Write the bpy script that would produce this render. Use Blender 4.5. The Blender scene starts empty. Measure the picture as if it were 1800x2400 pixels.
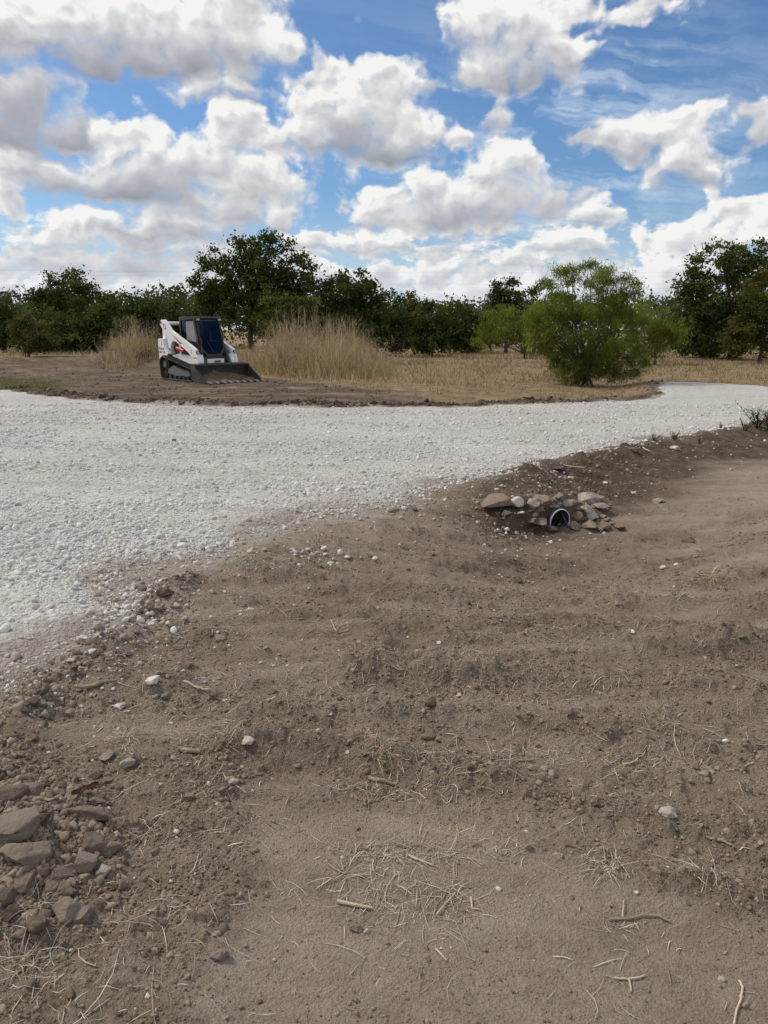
import bpy, bmesh, math, random
import numpy as np
from mathutils import Vector, Matrix

S = bpy.context.scene
COL = S.collection
R = math.radians

# ------------------------------------------------------------------ camera
CAM_H = 1.65
FPX = 1720.0                      # focal length in pixels of the 1800x2400 photograph
PITCH = math.atan(428.0 / FPX)    # the camera looks down by this much
cam_d = bpy.data.cameras.new('camera')
cam = bpy.data.objects.new('camera', cam_d)
COL.objects.link(cam)
cam.location = (0, 0, CAM_H)
cam.rotation_euler = (math.pi / 2 - PITCH, 0, 0)
cam_d.sensor_fit = 'VERTICAL'
cam_d.sensor_height = 36.0
cam_d.lens = 36.0 * FPX / 2400.0
cam_d.clip_start = 0.05
cam_d.clip_end = 6000
S.camera = cam

# ------------------------------------------------------------------ view, sun
S.view_settings.view_transform = 'Standard'
S.view_settings.look = 'None'
S.view_settings.gamma = 1.0
S.view_settings.exposure = 0.2
S.view_settings.use_curve_mapping = False
S.render.engine = 'CYCLES'
S.cycles.max_bounces = 6
S.cycles.diffuse_bounces = 3
S.cycles.transparent_max_bounces = 6
S.cycles.use_denoising = True

SUN_EL, SUN_AZ = R(48), R(-66)   # azimuth clockwise from the view direction: high on the left, a little ahead
sun_dir = Vector((math.sin(SUN_AZ) * math.cos(SUN_EL), math.cos(SUN_AZ) * math.cos(SUN_EL), math.sin(SUN_EL)))
sun_d = bpy.data.lights.new('sun', 'SUN')
sun_d.energy = 2.3
sun_d.angle = R(7)
sun_d.color = (1.0, 0.92, 0.79)
sun = bpy.data.objects.new('sun', sun_d)
COL.objects.link(sun)
sun.location = (-20, 10, 40)
sun.rotation_euler = (-sun_dir).to_track_quat('-Z', 'Y').to_euler()


def pix_dir(u, v):
    """world direction through a pixel of the 1800x2400 photograph"""
    a, b = (u - 900.0) / FPX, (1200.0 - v) / FPX
    c, s = math.cos(PITCH), math.sin(PITCH)
    return Vector((a, c + b * s, -s + b * c)).normalized()


def flat_at(u, v, z=0.0):
    d = pix_dir(u, v)
    t = (z - CAM_H) / d.z
    return (d.x * t, d.y * t)


K = 1800.0 / 1659.0               # my measurements were taken on a 1659 px wide view


# ------------------------------------------------------------------ node helper
class NT:
    def __init__(s, tree):
        s.t = tree
        s.n = tree.nodes
        s.l = tree.links

    def new(s, typ, **kw):
        nd = s.n.new(typ)
        for k, v in kw.items():
            setattr(nd, k, v)
        return nd

    def put(s, sock, val):
        if val is None:
            return
        if hasattr(val, 'is_output') or isinstance(val, bpy.types.NodeSocket):
            s.l.new(val, sock)
        else:
            sock.default_value = val

    def m(s, op, a, b=None, c=None, clamp=False):
        nd = s.new('ShaderNodeMath', operation=op)
        nd.use_clamp = clamp
        s.put(nd.inputs[0], a)
        s.put(nd.inputs[1], b)
        s.put(nd.inputs[2], c)
        return nd.outputs[0]

    def v(s, op, a, b=None, scale=None):
        nd = s.new('ShaderNodeVectorMath', operation=op)
        s.put(nd.inputs[0], a)
        s.put(nd.inputs[1], b)
        if scale is not None:
            s.put(nd.inputs['Scale'], scale)
        return nd.outputs['Value'] if op in ('DOT_PRODUCT', 'LENGTH', 'DISTANCE') else nd.outputs[0]

    def xyz(s, x, y, z=0.0):
        nd = s.new('ShaderNodeCombineXYZ')
        s.put(nd.inputs[0], x); s.put(nd.inputs[1], y); s.put(nd.inputs[2], z)
        return nd.outputs[0]

    def sep(s, vec):
        nd = s.new('ShaderNodeSeparateXYZ')
        s.put(nd.inputs[0], vec)
        return nd.outputs

    def noise(s, vec, scale, detail=4.0, rough=0.55, dist=0.0, dims='3D', lac=2.0):
        nd = s.new('ShaderNodeTexNoise', noise_dimensions=dims)
        s.put(nd.inputs['Vector'], vec)
        nd.inputs['Scale'].default_value = scale
        nd.inputs['Detail'].default_value = detail
        nd.inputs['Roughness'].default_value = rough
        nd.inputs['Lacunarity'].default_value = lac
        nd.inputs['Distortion'].default_value = dist
        return nd

    def voronoi(s, vec, scale, feature='F1', detail=0.0, rough=0.5, smooth=0.3, dims='3D'):
        nd = s.new('ShaderNodeTexVoronoi', voronoi_dimensions=dims, feature=feature)
        s.put(nd.inputs['Vector'], vec)
        nd.inputs['Scale'].default_value = scale
        nd.inputs['Detail'].default_value = detail
        nd.inputs['Roughness'].default_value = rough
        if feature == 'SMOOTH_F1':
            nd.inputs['Smoothness'].default_value = smooth
        return nd

    def ramp(s, f, stops, interp='LINEAR'):
        nd = s.new('ShaderNodeValToRGB')
        nd.color_ramp.interpolation = interp
        e = nd.color_ramp.elements
        while len(e) < len(stops):
            e.new(0.5)
        for i, (p, c) in enumerate(stops):
            e[i].position = p
            e[i].color = (c[0], c[1], c[2], 1) if not isinstance(c, (int, float)) else (c, c, c, 1)
        s.put(nd.inputs[0], f)
        return nd.outputs[0]

    def mrange(s, f, a, b, c=0.0, d=1.0, smooth=True):
        nd = s.new('ShaderNodeMapRange', interpolation_type='SMOOTHSTEP' if smooth else 'LINEAR')
        s.put(nd.inputs[0], f)
        for i, x in enumerate((a, b, c, d)):
            s.put(nd.inputs[i + 1], x)
        return nd.outputs[0]

    def mix(s, f, a, b, blend='MIX'):
        nd = s.new('ShaderNodeMix', data_type='RGBA', blend_type=blend)
        s.put(nd.inputs[0], f)
        for sk, val in ((nd.inputs[6], a), (nd.inputs[7], b)):
            if isinstance(val, (tuple, list)):
                val = tuple(val) + ((1,) if len(val) == 3 else ())
            s.put(sk, val)
        return nd.outputs[2]

    def fmix(s, f, a, b):
        nd = s.new('ShaderNodeMix', data_type='FLOAT')
        s.put(nd.inputs[0], f); s.put(nd.inputs[2], a); s.put(nd.inputs[3], b)
        return nd.outputs[0]

    def attr(s, name, typ='GEOMETRY'):
        return s.new('ShaderNodeAttribute', attribute_name=name, attribute_type=typ)

    def bump(s, h, strength, dist, normal=None):
        nd = s.new('ShaderNodeBump')
        s.put(nd.inputs['Height'], h)
        nd.inputs['Strength'].default_value = strength
        nd.inputs['Distance'].default_value = dist
        if normal is not None:
            s.put(nd.inputs['Normal'], normal)
        return nd.outputs[0]


# ------------------------------------------------------------------ sky with clouds (world)
def build_world():
    w = bpy.data.worlds.new('World')
    S.world = w
    w.use_nodes = True
    N = NT(w.node_tree)
    N.n.clear()
    out = N.new('ShaderNodeOutputWorld')
    bg = N.new('ShaderNodeBackground')
    bg.inputs['Strength'].default_value = 0.09
    N.l.new(bg.outputs[0], out.inputs[0])
    sky = N.new('ShaderNodeTexSky', sky_type='NISHITA')
    sky.sun_disc = False
    sky.sun_elevation = SUN_EL
    sky.sun_rotation = SUN_AZ
    sky.air_density = 1.0
    sky.dust_density = 0.6
    sky.ozone_density = 2.0
    skyc = N.mix(1.0, sky.outputs[0], (0.66, 0.86, 1.06), 'MULTIPLY')

    tc = N.new('ShaderNodeTexCoord')
    d = N.v('NORMALIZE', tc.outputs['Generated'])
    x, y, z = N.sep(d)
    az = N.m('MULTIPLY', N.m('ARCTAN2', x, y), 180 / math.pi)
    el = N.m('MULTIPLY', N.m('ARCSINE', z), 180 / math.pi)

    # --- where the clouds of the photograph stand: ellipses (x, y, rx, ry up, ry down, base tone, top tone) on the 1659 px view
    B = [
        (60, 85, 190, 120, 62, .50, .95), (250, 55, 230, 110, 80, .48, 1.0), (455, 95, 150, 90, 85, .50, .95), (560, 85, 82, 50, 45, .62, 1.0),
        (330, 120, 260, 60, 50, .45, .70), (480, 185, 125, 42, 38, .58, .95), (180, 20, 260, 60, 60, .8, .95), (520, 30, 100, 60, 60, .6, .85),
        (45, 225, 120, 100, 100, .50, .72), (130, 285, 90, 70, 46, .50, .68), (50, 300, 150, 60, 40, .50, .60), (20, 180, 110, 50, 60, .58, .75),
        (262, 292, 88, 46, 50, .72, 1.0), (340, 318, 48, 44, 60, .7, 1.0),
        (250, 385, 300, 60, 60, .50, .85), (420, 350, 140, 60, 80, .55, .92), (520, 255, 78, 34, 40, .75, 1.0), (560, 310, 110, 50, 60, .6, .95),
        (560, 390, 110, 50, 60, .60, .95), (470, 440, 170, 50, 60, .55, .9), (100, 370, 160, 34, 44, .62, .9), (330, 425, 210, 26, 22, .42, .6),
        (20, 425, 40, 40, 45, .65, .98), (600, 470, 40, 40, 40, .6, .9),
        (150, 500, 140, 46, 40, .62, 1.0), (330, 500, 260, 30, 36, .52, .8), (120, 560, 250, 40, 40, .62, .85), (350, 560, 260, 44, 44, .55, .75),
        (150, 620, 300, 30, 40, .7, .85), (420, 610, 120, 40, 40, .7, .9),
        (770, 240, 150, 112, 100, .50, 1.0), (690, 140, 70, 36, 60, .66, .9), (830, 170, 85, 46, 80, .60, .95), (770, 320, 190, 30, 34, .46, .62),
        (880, 285, 80, 40, 48, .62, 1.0), (965, 305, 75, 34, 30, .62, .92), (680, 300, 90, 70, 55, .62, 1.0), (935, 188, 36, 28, 30, .62, .85),
        (1100, 70, 150, 110, 70, .55, 1.0), (1100, 150, 150, 60, 46, .50, .75), (1230, 110, 62, 60, 66, .56, .9), (1300, 20, 150, 40, 34, .7, .95), (1420, 0, 90, 30, 24, .7, .9),
        (1040, 150, 80, 50, 40, .6, .9), (1075, 245, 26, 42, 40, .6, .85),
        (960, 435, 210, 50, 70, .46, .95), (1090, 370, 110, 72, 80, .55, 1.0), (830, 470, 85, 60, 44, .6, 1.0), (1010, 490, 190, 24, 24, .62, .88), (910, 390, 60, 30, 40, .75, 1.0),
        (1430, 300, 125, 72, 56, .58, 1.0), (1480, 265, 70, 45, 50, .7, 1.0), (1340, 325, 70, 34, 40, .56, .9), (1500, 365, 112, 46, 40, .52, 1.0), (1560, 330, 60, 30, 30, .55, .85), (1270, 300, 40, 22, 20, .56, .7),
        (1645, 250, 42, 46, 50, .6, .95), (1600, 235, 30, 20, 20, .6, .8),
        (665, 520, 60, 28, 36, .62, 1.0), (800, 535, 110, 28, 24, .56, .95), (900, 545, 90, 20, 18, .55, .8),
        (1225, 525, 110, 40, 30, .60, 1.0), (1280, 465, 70, 40, 34, .62, .95), (1200, 430, 90, 40, 40, .6, .75), (1110, 570, 130, 34, 30, .66, .98), (960, 575, 110, 28, 30, .66, .95), (1300, 560, 90, 30, 40, .62, .85),
        (1530, 500, 130, 40, 90, .72, 1.0), (1610, 460, 80, 34, 60, .78, 1.0), (1460, 560, 100, 50, 70, .72, 1.0), (1400, 600, 80, 34, 50, .75, .98), (1330, 610, 120, 30, 40, .7, .9),
        (760, 600, 240, 24, 50, .70, .9), (1050, 625, 250, 24, 40, .72, .9), (735, 447, 18, 14, 14, .7, .85), (640, 610, 120, 40, 40, .66, .92),
    ]
    NR, NC = 33, 67
    EL0, EL1, AZ0, AZ1 = 0.0, 25.6, -36.0, 36.0
    els = np.linspace(EL0, EL1, NR)
    azs = np.linspace(AZ0, AZ1, NC)
    A_, E_ = np.meshgrid(np.radians(azs), np.radians(els))
    dx, dy, dz = np.cos(E_) * np.sin(A_), np.cos(E_) * np.cos(A_), np.sin(E_)
    c, s_ = math.cos(PITCH), math.sin(PITCH)
    f = dy * c - dz * s_
    U = (900 + FPX * dx / f) / K
    V = (1200 - FPX * (dy * s_ + dz * c) / f) / K
    cov = np.zeros_like(U)
    lit = np.full_like(U, .8)
    wsum = np.full_like(U, 1e-3)
    lsum = np.full_like(U, .8e-3)
    for bx, by, rx, ru, rd, b0, b1 in B:
        qx = (U - bx) / rx
        qy = np.where(V < by, (by - V) / ru, (by - V) / rd)
        r = np.sqrt(qx * qx + qy * qy)
        ff = np.clip(1.45 - r, 0, 1.0)
        cov = np.maximum(cov, ff)
        tone = b0 + (b1 - b0) * np.clip((qy + 0.75) / 1.3, 0, 1)
        wt = np.clip(1.3 - r, 0, 1) ** 4
        wsum += wt
        lsum += wt * tone
    lit = np.clip((lsum / wsum - 0.76) * 1.85 + 0.70, 0.1, 1.05)
    # the far haze of cloud along the horizon
    hz = np.clip((4.5 - els) / 5.0, 0, 1)[:, None]
    cov = np.maximum(cov, 0.62 * hz)

    # domain warp: the outlines billow
    p0 = N.xyz(az, N.m('MULTIPLY', el, 1.25), 0.0)
    w1 = N.noise(p0, 0.20, 5, 0.52, dims='2D')
    wv = N.v('SUBTRACT', w1.outputs['Color'], (0.5, 0.5, 0.5))
    wx, wy, _ = N.sep(wv)
    azw = N.m('MULTIPLY_ADD', wx, 4.6, az)
    elw = N.m('MULTIPLY_ADD', wy, 3.0, el)
    ta = N.m('DIVIDE', N.m('SUBTRACT', azw, AZ0), AZ1 - AZ0, clamp=True)
    te = N.m('MULTIPLY', N.m('MINIMUM', N.m('MAXIMUM', elw, EL0), EL1), (NR - 1) / (EL1 - EL0))
    tav = N.xyz(ta, ta, ta)
    tev = N.xyz(te, te, te)
    F = L = None
    for k in range(0, NR, 3):
        wgt = N.v('MAXIMUM', N.v('SUBTRACT', (1, 1, 1), N.v('ABSOLUTE', N.v('SUBTRACT', tev, (k, k + 1, k + 2)))), (0, 0, 0))
        for j, field in enumerate((cov, lit)):
            cu = N.new('ShaderNodeRGBCurve')
            N.l.new(tav, cu.inputs['Color'])
            for ch in range(3):
                cv = cu.mapping.curves[ch]
                row = field[min(k + ch, NR - 1)]
                cv.points[0].location = (0, float(row[0]))
                cv.points[1].location = (1, float(row[-1]))
                for q in range(1, NC - 1):
                    cv.points.new(q / (NC - 1), float(row[q]))
            cu.mapping.update()
            dp = N.v('DOT_PRODUCT', cu.outputs[0], wgt)
            if j == 0:
                F = dp if F is None else N.m('ADD', F, dp)
            else:
                L = dp if L is None else N.m('ADD', L, dp)

    # beyond the frame the same kind of broken cumulus goes on, from noise alone
    plane = N.xyz(N.m('DIVIDE', x, N.m('MAXIMUM', N.m('ADD', z, 0.12), 0.05)), N.m('DIVIDE', y, N.m('MAXIMUM', N.m('ADD', z, 0.12), 0.05)), 0.0)
    nf = N.noise(plane, 1.1, 4, 0.55, dims='2D')
    Fn = N.mrange(nf.outputs[0], 0.36, 0.58, 0.05, 1.0)
    Ln = N.mrange(nf.outputs[0], 0.45, 0.8, 1.0, 0.55)
    inside = N.m('MULTIPLY', N.mrange(N.m('ABSOLUTE', az), 31, 36, 1, 0), N.mrange(el, 22.5, 25.5, 1, 0))
    F = N.fmix(inside, Fn, F)
    L = N.fmix(inside, Ln, L)

    # billows: two looks at the same puffy field, the second one shifted towards the sun, shade the lumps
    def puff(vec):
        n1 = N.noise(vec, 0.42, 6, 0.54, dims='2D')
        v1 = N.voronoi(vec, 0.46, 'SMOOTH_F1', 2.0, 0.5, 0.5, dims='2D')
        return N.m('SUBTRACT', N.m('MULTIPLY', n1.outputs[0], 1.25), N.m('MULTIPLY', v1.outputs['Distance'], 0.62))
    pw = N.v('ADD', p0, N.v('SCALE', wv, scale=2.2))
    P1 = puff(pw)
    fine = N.noise(N.v('MULTIPLY', pw, (1.0, 1.8, 1.0)), 1.15, 5, 0.58, dims='2D')
    low = N.mrange(el, 2.0, 11.0, 1.0, 0.0)
    P2 = puff(N.v('ADD', pw, (-0.38, 0.62, 0.0)))
    dens = N.m('ADD', F, N.m('MULTIPLY', N.m('SUBTRACT', P1, 0.33), N.mrange(el, 0.0, 5.0, 0.6, 0.95)))
    fz = N.m('MULTIPLY', N.m('SUBTRACT', fine.outputs[0], 0.5), low)
    dens = N.m('MULTIPLY_ADD', fz, 1.5, dens)
    alpha = N.mrange(dens, N.mrange(L, 0.5, 0.9, 0.0, 0.14), N.mrange(L, 0.5, 0.9, 0.85, 0.58))
    relief = N.m('MULTIPLY', N.m('SUBTRACT', P1, P2), N.mrange(L, 0.35, 0.9, 0.18, 0.62))
    core = N.mrange(dens, 0.45, 1.5, 0.10, -0.13)
    shade = N.m('MULTIPLY_ADD', fz, 0.7, N.m('ADD', N.m('ADD', L, relief), core))
    lo, hi = 0.28, 1.0
    cl = N.ramp(shade, [(0.20, (.30, .32, .37)), (0.44, (.43, .445, .49)), (0.68, (.60, .612, .64)), (0.88, (.77, .772, .775)), (1.0, (.92, .915, .90))])
    # far clouds near the horizon lose contrast in the air
    far = N.mrange(el, 0.0, 7.0, 0.55, 0.0)
    cl = N.mix(far, cl, (.74, .79, .85))
    cloudc = N.v('SCALE', cl, scale=9.6)

    # thin high streaks
    st = N.xyz(N.m('MULTIPLY_ADD', el, -0.75, N.m('MULTIPLY', az, 0.35)), N.m('MULTIPLY_ADD', el, 1.1, N.m('MULTIPLY', az, 0.22)), 3.3)
    st = N.v('MULTIPLY', st, (0.30, 0.8, 1.0))
    ci = N.noise(N.v('ADD', st, N.v('SCALE', wv, scale=1.6)), 0.55, 5, 0.6, dims='2D')
    u0, v0 = 1230 * K, 320 * K
    dd = pix_dir(u0, v0)
    ca, ce = math.degrees(math.atan2(dd.x, dd.y)), math.degrees(math.asin(dd.z))
    gx = N.m('DIVIDE', N.m('SUBTRACT', az, ca), 9.5)
    gy = N.m('DIVIDE', N.m('SUBTRACT', el, ce), 6.0)
    g = N.m('POWER', 2.718, N.m('MULTIPLY', N.m('ADD', N.m('MULTIPLY', gx, gx), N.m('MULTIPLY', gy, gy)), -1.0))
    wisp = N.m('MULTIPLY', N.mrange(ci.outputs[0], 0.40, 0.72), N.m('MULTIPLY_ADD', g, 0.95, 0.05))
    lowhaze = N.mrange(el, -1.0, 10.0, 0.85, 0.0)
    thin = N.m('MAXIMUM', wisp, lowhaze)
    base = N.mix(thin, skyc, (6.2, 7.2, 8.3))
    col = N.mix(alpha, base, cloudc)
    N.l.new(col, bg.inputs['Color'])
    w.cycles.sampling_method = 'MANUAL'
    w.cycles.sample_map_resolution = 512


build_world()

# ------------------------------------------------------------------ numpy noise and mesh helpers
def _hash(ix, iy, seed):
    h = (ix.astype(np.int64) * 374761393 + iy.astype(np.int64) * 668265263 + seed * 1442695041) & 0xFFFFFFFF
    h = ((h ^ (h >> 13)) * 1274126177) & 0xFFFFFFFF
    h = h ^ (h >> 16)
    return h


def pnoise(x, y, seed=0):
    """gradient noise, about -0.7..0.7"""
    ix, iy = np.floor(x), np.floor(y)
    fx, fy = x - ix, y - iy
    ux, uy = fx * fx * fx * (fx * (fx * 6 - 15) + 10), fy * fy * fy * (fy * (fy * 6 - 15) + 10)

    def g(ox, oy):
        a = _hash(ix + ox, iy + oy, seed).astype(np.float64) * (2 * math.pi / 4294967296.0)
        return np.cos(a) * (fx - ox) + np.sin(a) * (fy - oy)
    a, b, c, d = g(0, 0), g(1, 0), g(0, 1), g(1, 1)
    return (a + (b - a) * ux) + ((c + (d - c) * ux) - (a + (b - a) * ux)) * uy


def fbm(x, y, octaves=4, seed=0, gain=0.5):
    r = np.zeros_like(x)
    amp, fr = 1.0, 1.0
    for o in range(octaves):
        r += amp * pnoise(x * fr, y * fr, seed + o * 17)
        amp *= gain
        fr *= 2.03
    return r


def worley(x, y, seed=0):
    """F1 distance and a random value of the nearest cell"""
    ix, iy = np.floor(x), np.floor(y)
    best = np.full(x.shape, 9.0)
    rnd = np.zeros(x.shape)
    for ox in (-1, 0, 1):
        for oy in (-1, 0, 1):
            h = _hash(ix + ox, iy + oy, seed)
            px = ix + ox + (h & 0xFFFF) / 65536.0
            py = iy + oy + ((h >> 16) & 0xFFFF) / 65536.0
            d = (px - x) ** 2 + (py - y) ** 2
            k = d < best
            best = np.where(k, d, best)
            rnd = np.where(k, (_hash(ix + ox, iy + oy, seed + 91) & 0xFFFF) / 65536.0, rnd)
    return np.sqrt(best), rnd


def sstep(a, b, x):
    t = np.clip((x - a) / (b - a), 0, 1)
    return t * t * (3 - 2 * t)


def mesh_np(name, V, F):
    """V (n,3), F (m,k) with one k"""
    V = np.ascontiguousarray(V, dtype=np.float32)
    F = np.ascontiguousarray(F, dtype=np.int32)
    me = bpy.data.meshes.new(name)
    me.vertices.add(len(V))
    me.vertices.foreach_set('co', V.ravel())
    k = F.shape[1]
    me.loops.add(F.size)
    me.loops.foreach_set('vertex_index', F.ravel())
    me.polygons.add(len(F))
    me.polygons.foreach_set('loop_start', np.arange(0, F.size, k, dtype=np.int32))
    me.update(calc_edges=True)
    return me


def smooth(me):
    me.polygons.foreach_set('use_smooth', np.ones(len(me.polygons), dtype=bool))
    return me


def set_attr(me, name, vals, domain='POINT', typ='FLOAT'):
    at = me.attributes.new(name, typ, domain)
    at.data.foreach_set('value' if typ == 'FLOAT' else 'vector', np.ascontiguousarray(vals, dtype=np.float32).ravel())


def link(name, me, mat=None, parent=None, **props):
    o = bpy.data.objects.new(name, me)
    COL.objects.link(o)
    if mat is not None and me is not None and not me.materials:
        me.materials.append(mat)
    if parent is not None:
        o.parent = parent
    for k, v in props.items():
        o[k] = v
    return o


def poly_sdf(x, y, P):
    """signed distance to a closed polygon: positive inside"""
    P = np.asarray(P, dtype=np.float64)
    best = np.full(x.shape, 1e18)
    ins = np.zeros(x.shape, dtype=bool)
    n = len(P)
    for i in range(n):
        ax, ay = P[i]
        bx, by = P[(i + 1) % n]
        ex, ey = bx - ax, by - ay
        wx, wy = x - ax, y - ay
        t = np.clip((wx * ex + wy * ey) / max(ex * ex + ey * ey, 1e-12), 0, 1)
        d = (wx - ex * t) ** 2 + (wy - ey * t) ** 2
        best = np.minimum(best, d)
        if ay != by:
            c = ((ay > y) != (by > y)) & (x < (bx - ax) * (y - ay) / (by - ay) + ax)
            ins ^= c
    s = np.sqrt(best)
    return np.where(ins, s, -s)


def line_dist(x, y, P):
    """distance to a polyline and signed side"""
    best = np.full(x.shape, 1e18)
    side = np.zeros(x.shape)
    for (ax, ay), (bx, by) in zip(P[:-1], P[1:]):
        ex, ey = bx - ax, by - ay
        wx, wy = x - ax, y - ay
        t = np.clip((wx * ex + wy * ey) / max(ex * ex + ey * ey, 1e-12), 0, 1)
        dx, dy = wx - ex * t, wy - ey * t
        d = dx * dx + dy * dy
        k = d < best
        best = np.where(k, d, best)
        side = np.where(k, np.sign(ex * wy - ey * wx), side)
    return np.sqrt(best), side


def P_(pts, z=0.0):
    """ground points of pixels measured on the 1659 px view"""
    return [flat_at(u * K, v * K, z) for u, v in pts]


# ------------------------------------------------------------------ the lie of the land
far_edge = P_([(0, 843), (60, 850), (150, 862), (270, 872), (420, 879), (600, 880.5), (800, 882), (1000, 880), (1200, 873), (1340, 867),
               (1405, 862), (1425, 852), (1415, 838), (1430, 827), (1500, 828), (1600, 832), (1659, 836)])
near_edge = P_([(1659, 905), (1600, 922), (1540, 935), (1400, 955), (1300, 975), (1240, 990), (1140, 1003), (1080, 1030), (960, 1047), (900, 1066),
                (860, 1088), (760, 1098), (640, 1122), (540, 1165), (440, 1200), (300, 1225), (240, 1265), (285, 1320), (250, 1365), (110, 1430), (0, 1475)])
ROAD = ([(-26, 17.5), (-14, 20.0)] + far_edge + [(20.5, 21.6), (40, 19.0), (40, 12.0), (14, 12.6)] + near_edge + [(-2.2, 3.0), (-4.5, 0.8), (-9, -3), (-26, -3)])
CULV = flat_at(1307, 1238, -0.26)       # the pipe's mouth
HEAD = Vector((-0.50, 0.866, 0))        # the pipe runs away under the gravel
SMOOTH_LANE = P_([(520, 1700), (640, 1652), (760, 1690), (900, 1745), (1100, 1790), (1300, 1880), (1659, 1985), (1900, 2080), (1900, 2300), (400, 2300), (470, 2050), (560, 1900)])
SMOOTH_R = P_([(1420, 1010), (1480, 985), (1659, 960), (1900, 940), (1900, 1040), (1659, 1062), (1560, 1050)])
SMOOTH_M = P_([(780, 1170), (1000, 1185), (1250, 1215), (1150, 1235), (900, 1215)])
RED_LANE = P_([(1300, 1290), (1450, 1285), (1659, 1330), (1900, 1390), (1900, 1420), (1659, 1370), (1400, 1320)])
BARE = P_([(-400, 782), (0, 774), (120, 770), (230, 772), (330, 786), (420, 800), (560, 818), (700, 832), (830, 846), (960, 858), (1100, 866), (1400, 853), (1440, 850), (1440, 880), (1000, 900), (0, 900), (-400, 850)])
LIP = P_([(400, 1262), (350, 1300), (300, 1345), (200, 1395), (140, 1450), (80, 1530), (20, 1600)])
GREEN = P_([(-200, 822), (20, 815), (110, 826), (140, 842), (90, 856), (-200, 858)])
PILE = P_([(-160, 1650), (40, 1625), (120, 1680), (225, 1730), (235, 1830), (200, 1930), (90, 2010), (-60, 2060), (-200, 1950)])
RUTS = [
    (P_([(480, 1262), (900, 1285), (1300, 1300), (1659, 1345), (1900, 1390)]), 0.22, 0.024),
    (P_([(560, 1640), (780, 1668), (1000, 1730), (1300, 1800), (1659, 1880), (1900, 1940)]), 0.10, 0.022),
    (P_([(330, 1420), (700, 1480), (1200, 1500), (1659, 1560), (1900, 1600)]), 0.20, 0.022),
    (P_([(700, 1205), (1000, 1222), (1300, 1240), (1659, 1262)]), 0.30, 0.024),
    (P_([(600, 1560), (1000, 1590), (1659, 1640), (1900, 1660)]), 0.12, 0.016),
    (P_([(900, 1400), (1300, 1410), (1659, 1450), (1900, 1480)]), 0.18, 0.020),
    (P_([(1000, 1190), (1250, 1180), (1500, 1130), (1659, 1110)]), 0.25, 0.03),
    (P_([(650, 1770), (900, 1850), (1300, 1960), (1659, 2080)]), 0.06, 0.005),
    (P_([(700, 1900), (1000, 2010), (1400, 2150), (1659, 2230)]), 0.06, 0.005),
]


def road_sdf(x, y):
    return poly_sdf(x, y, ROAD)


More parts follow.
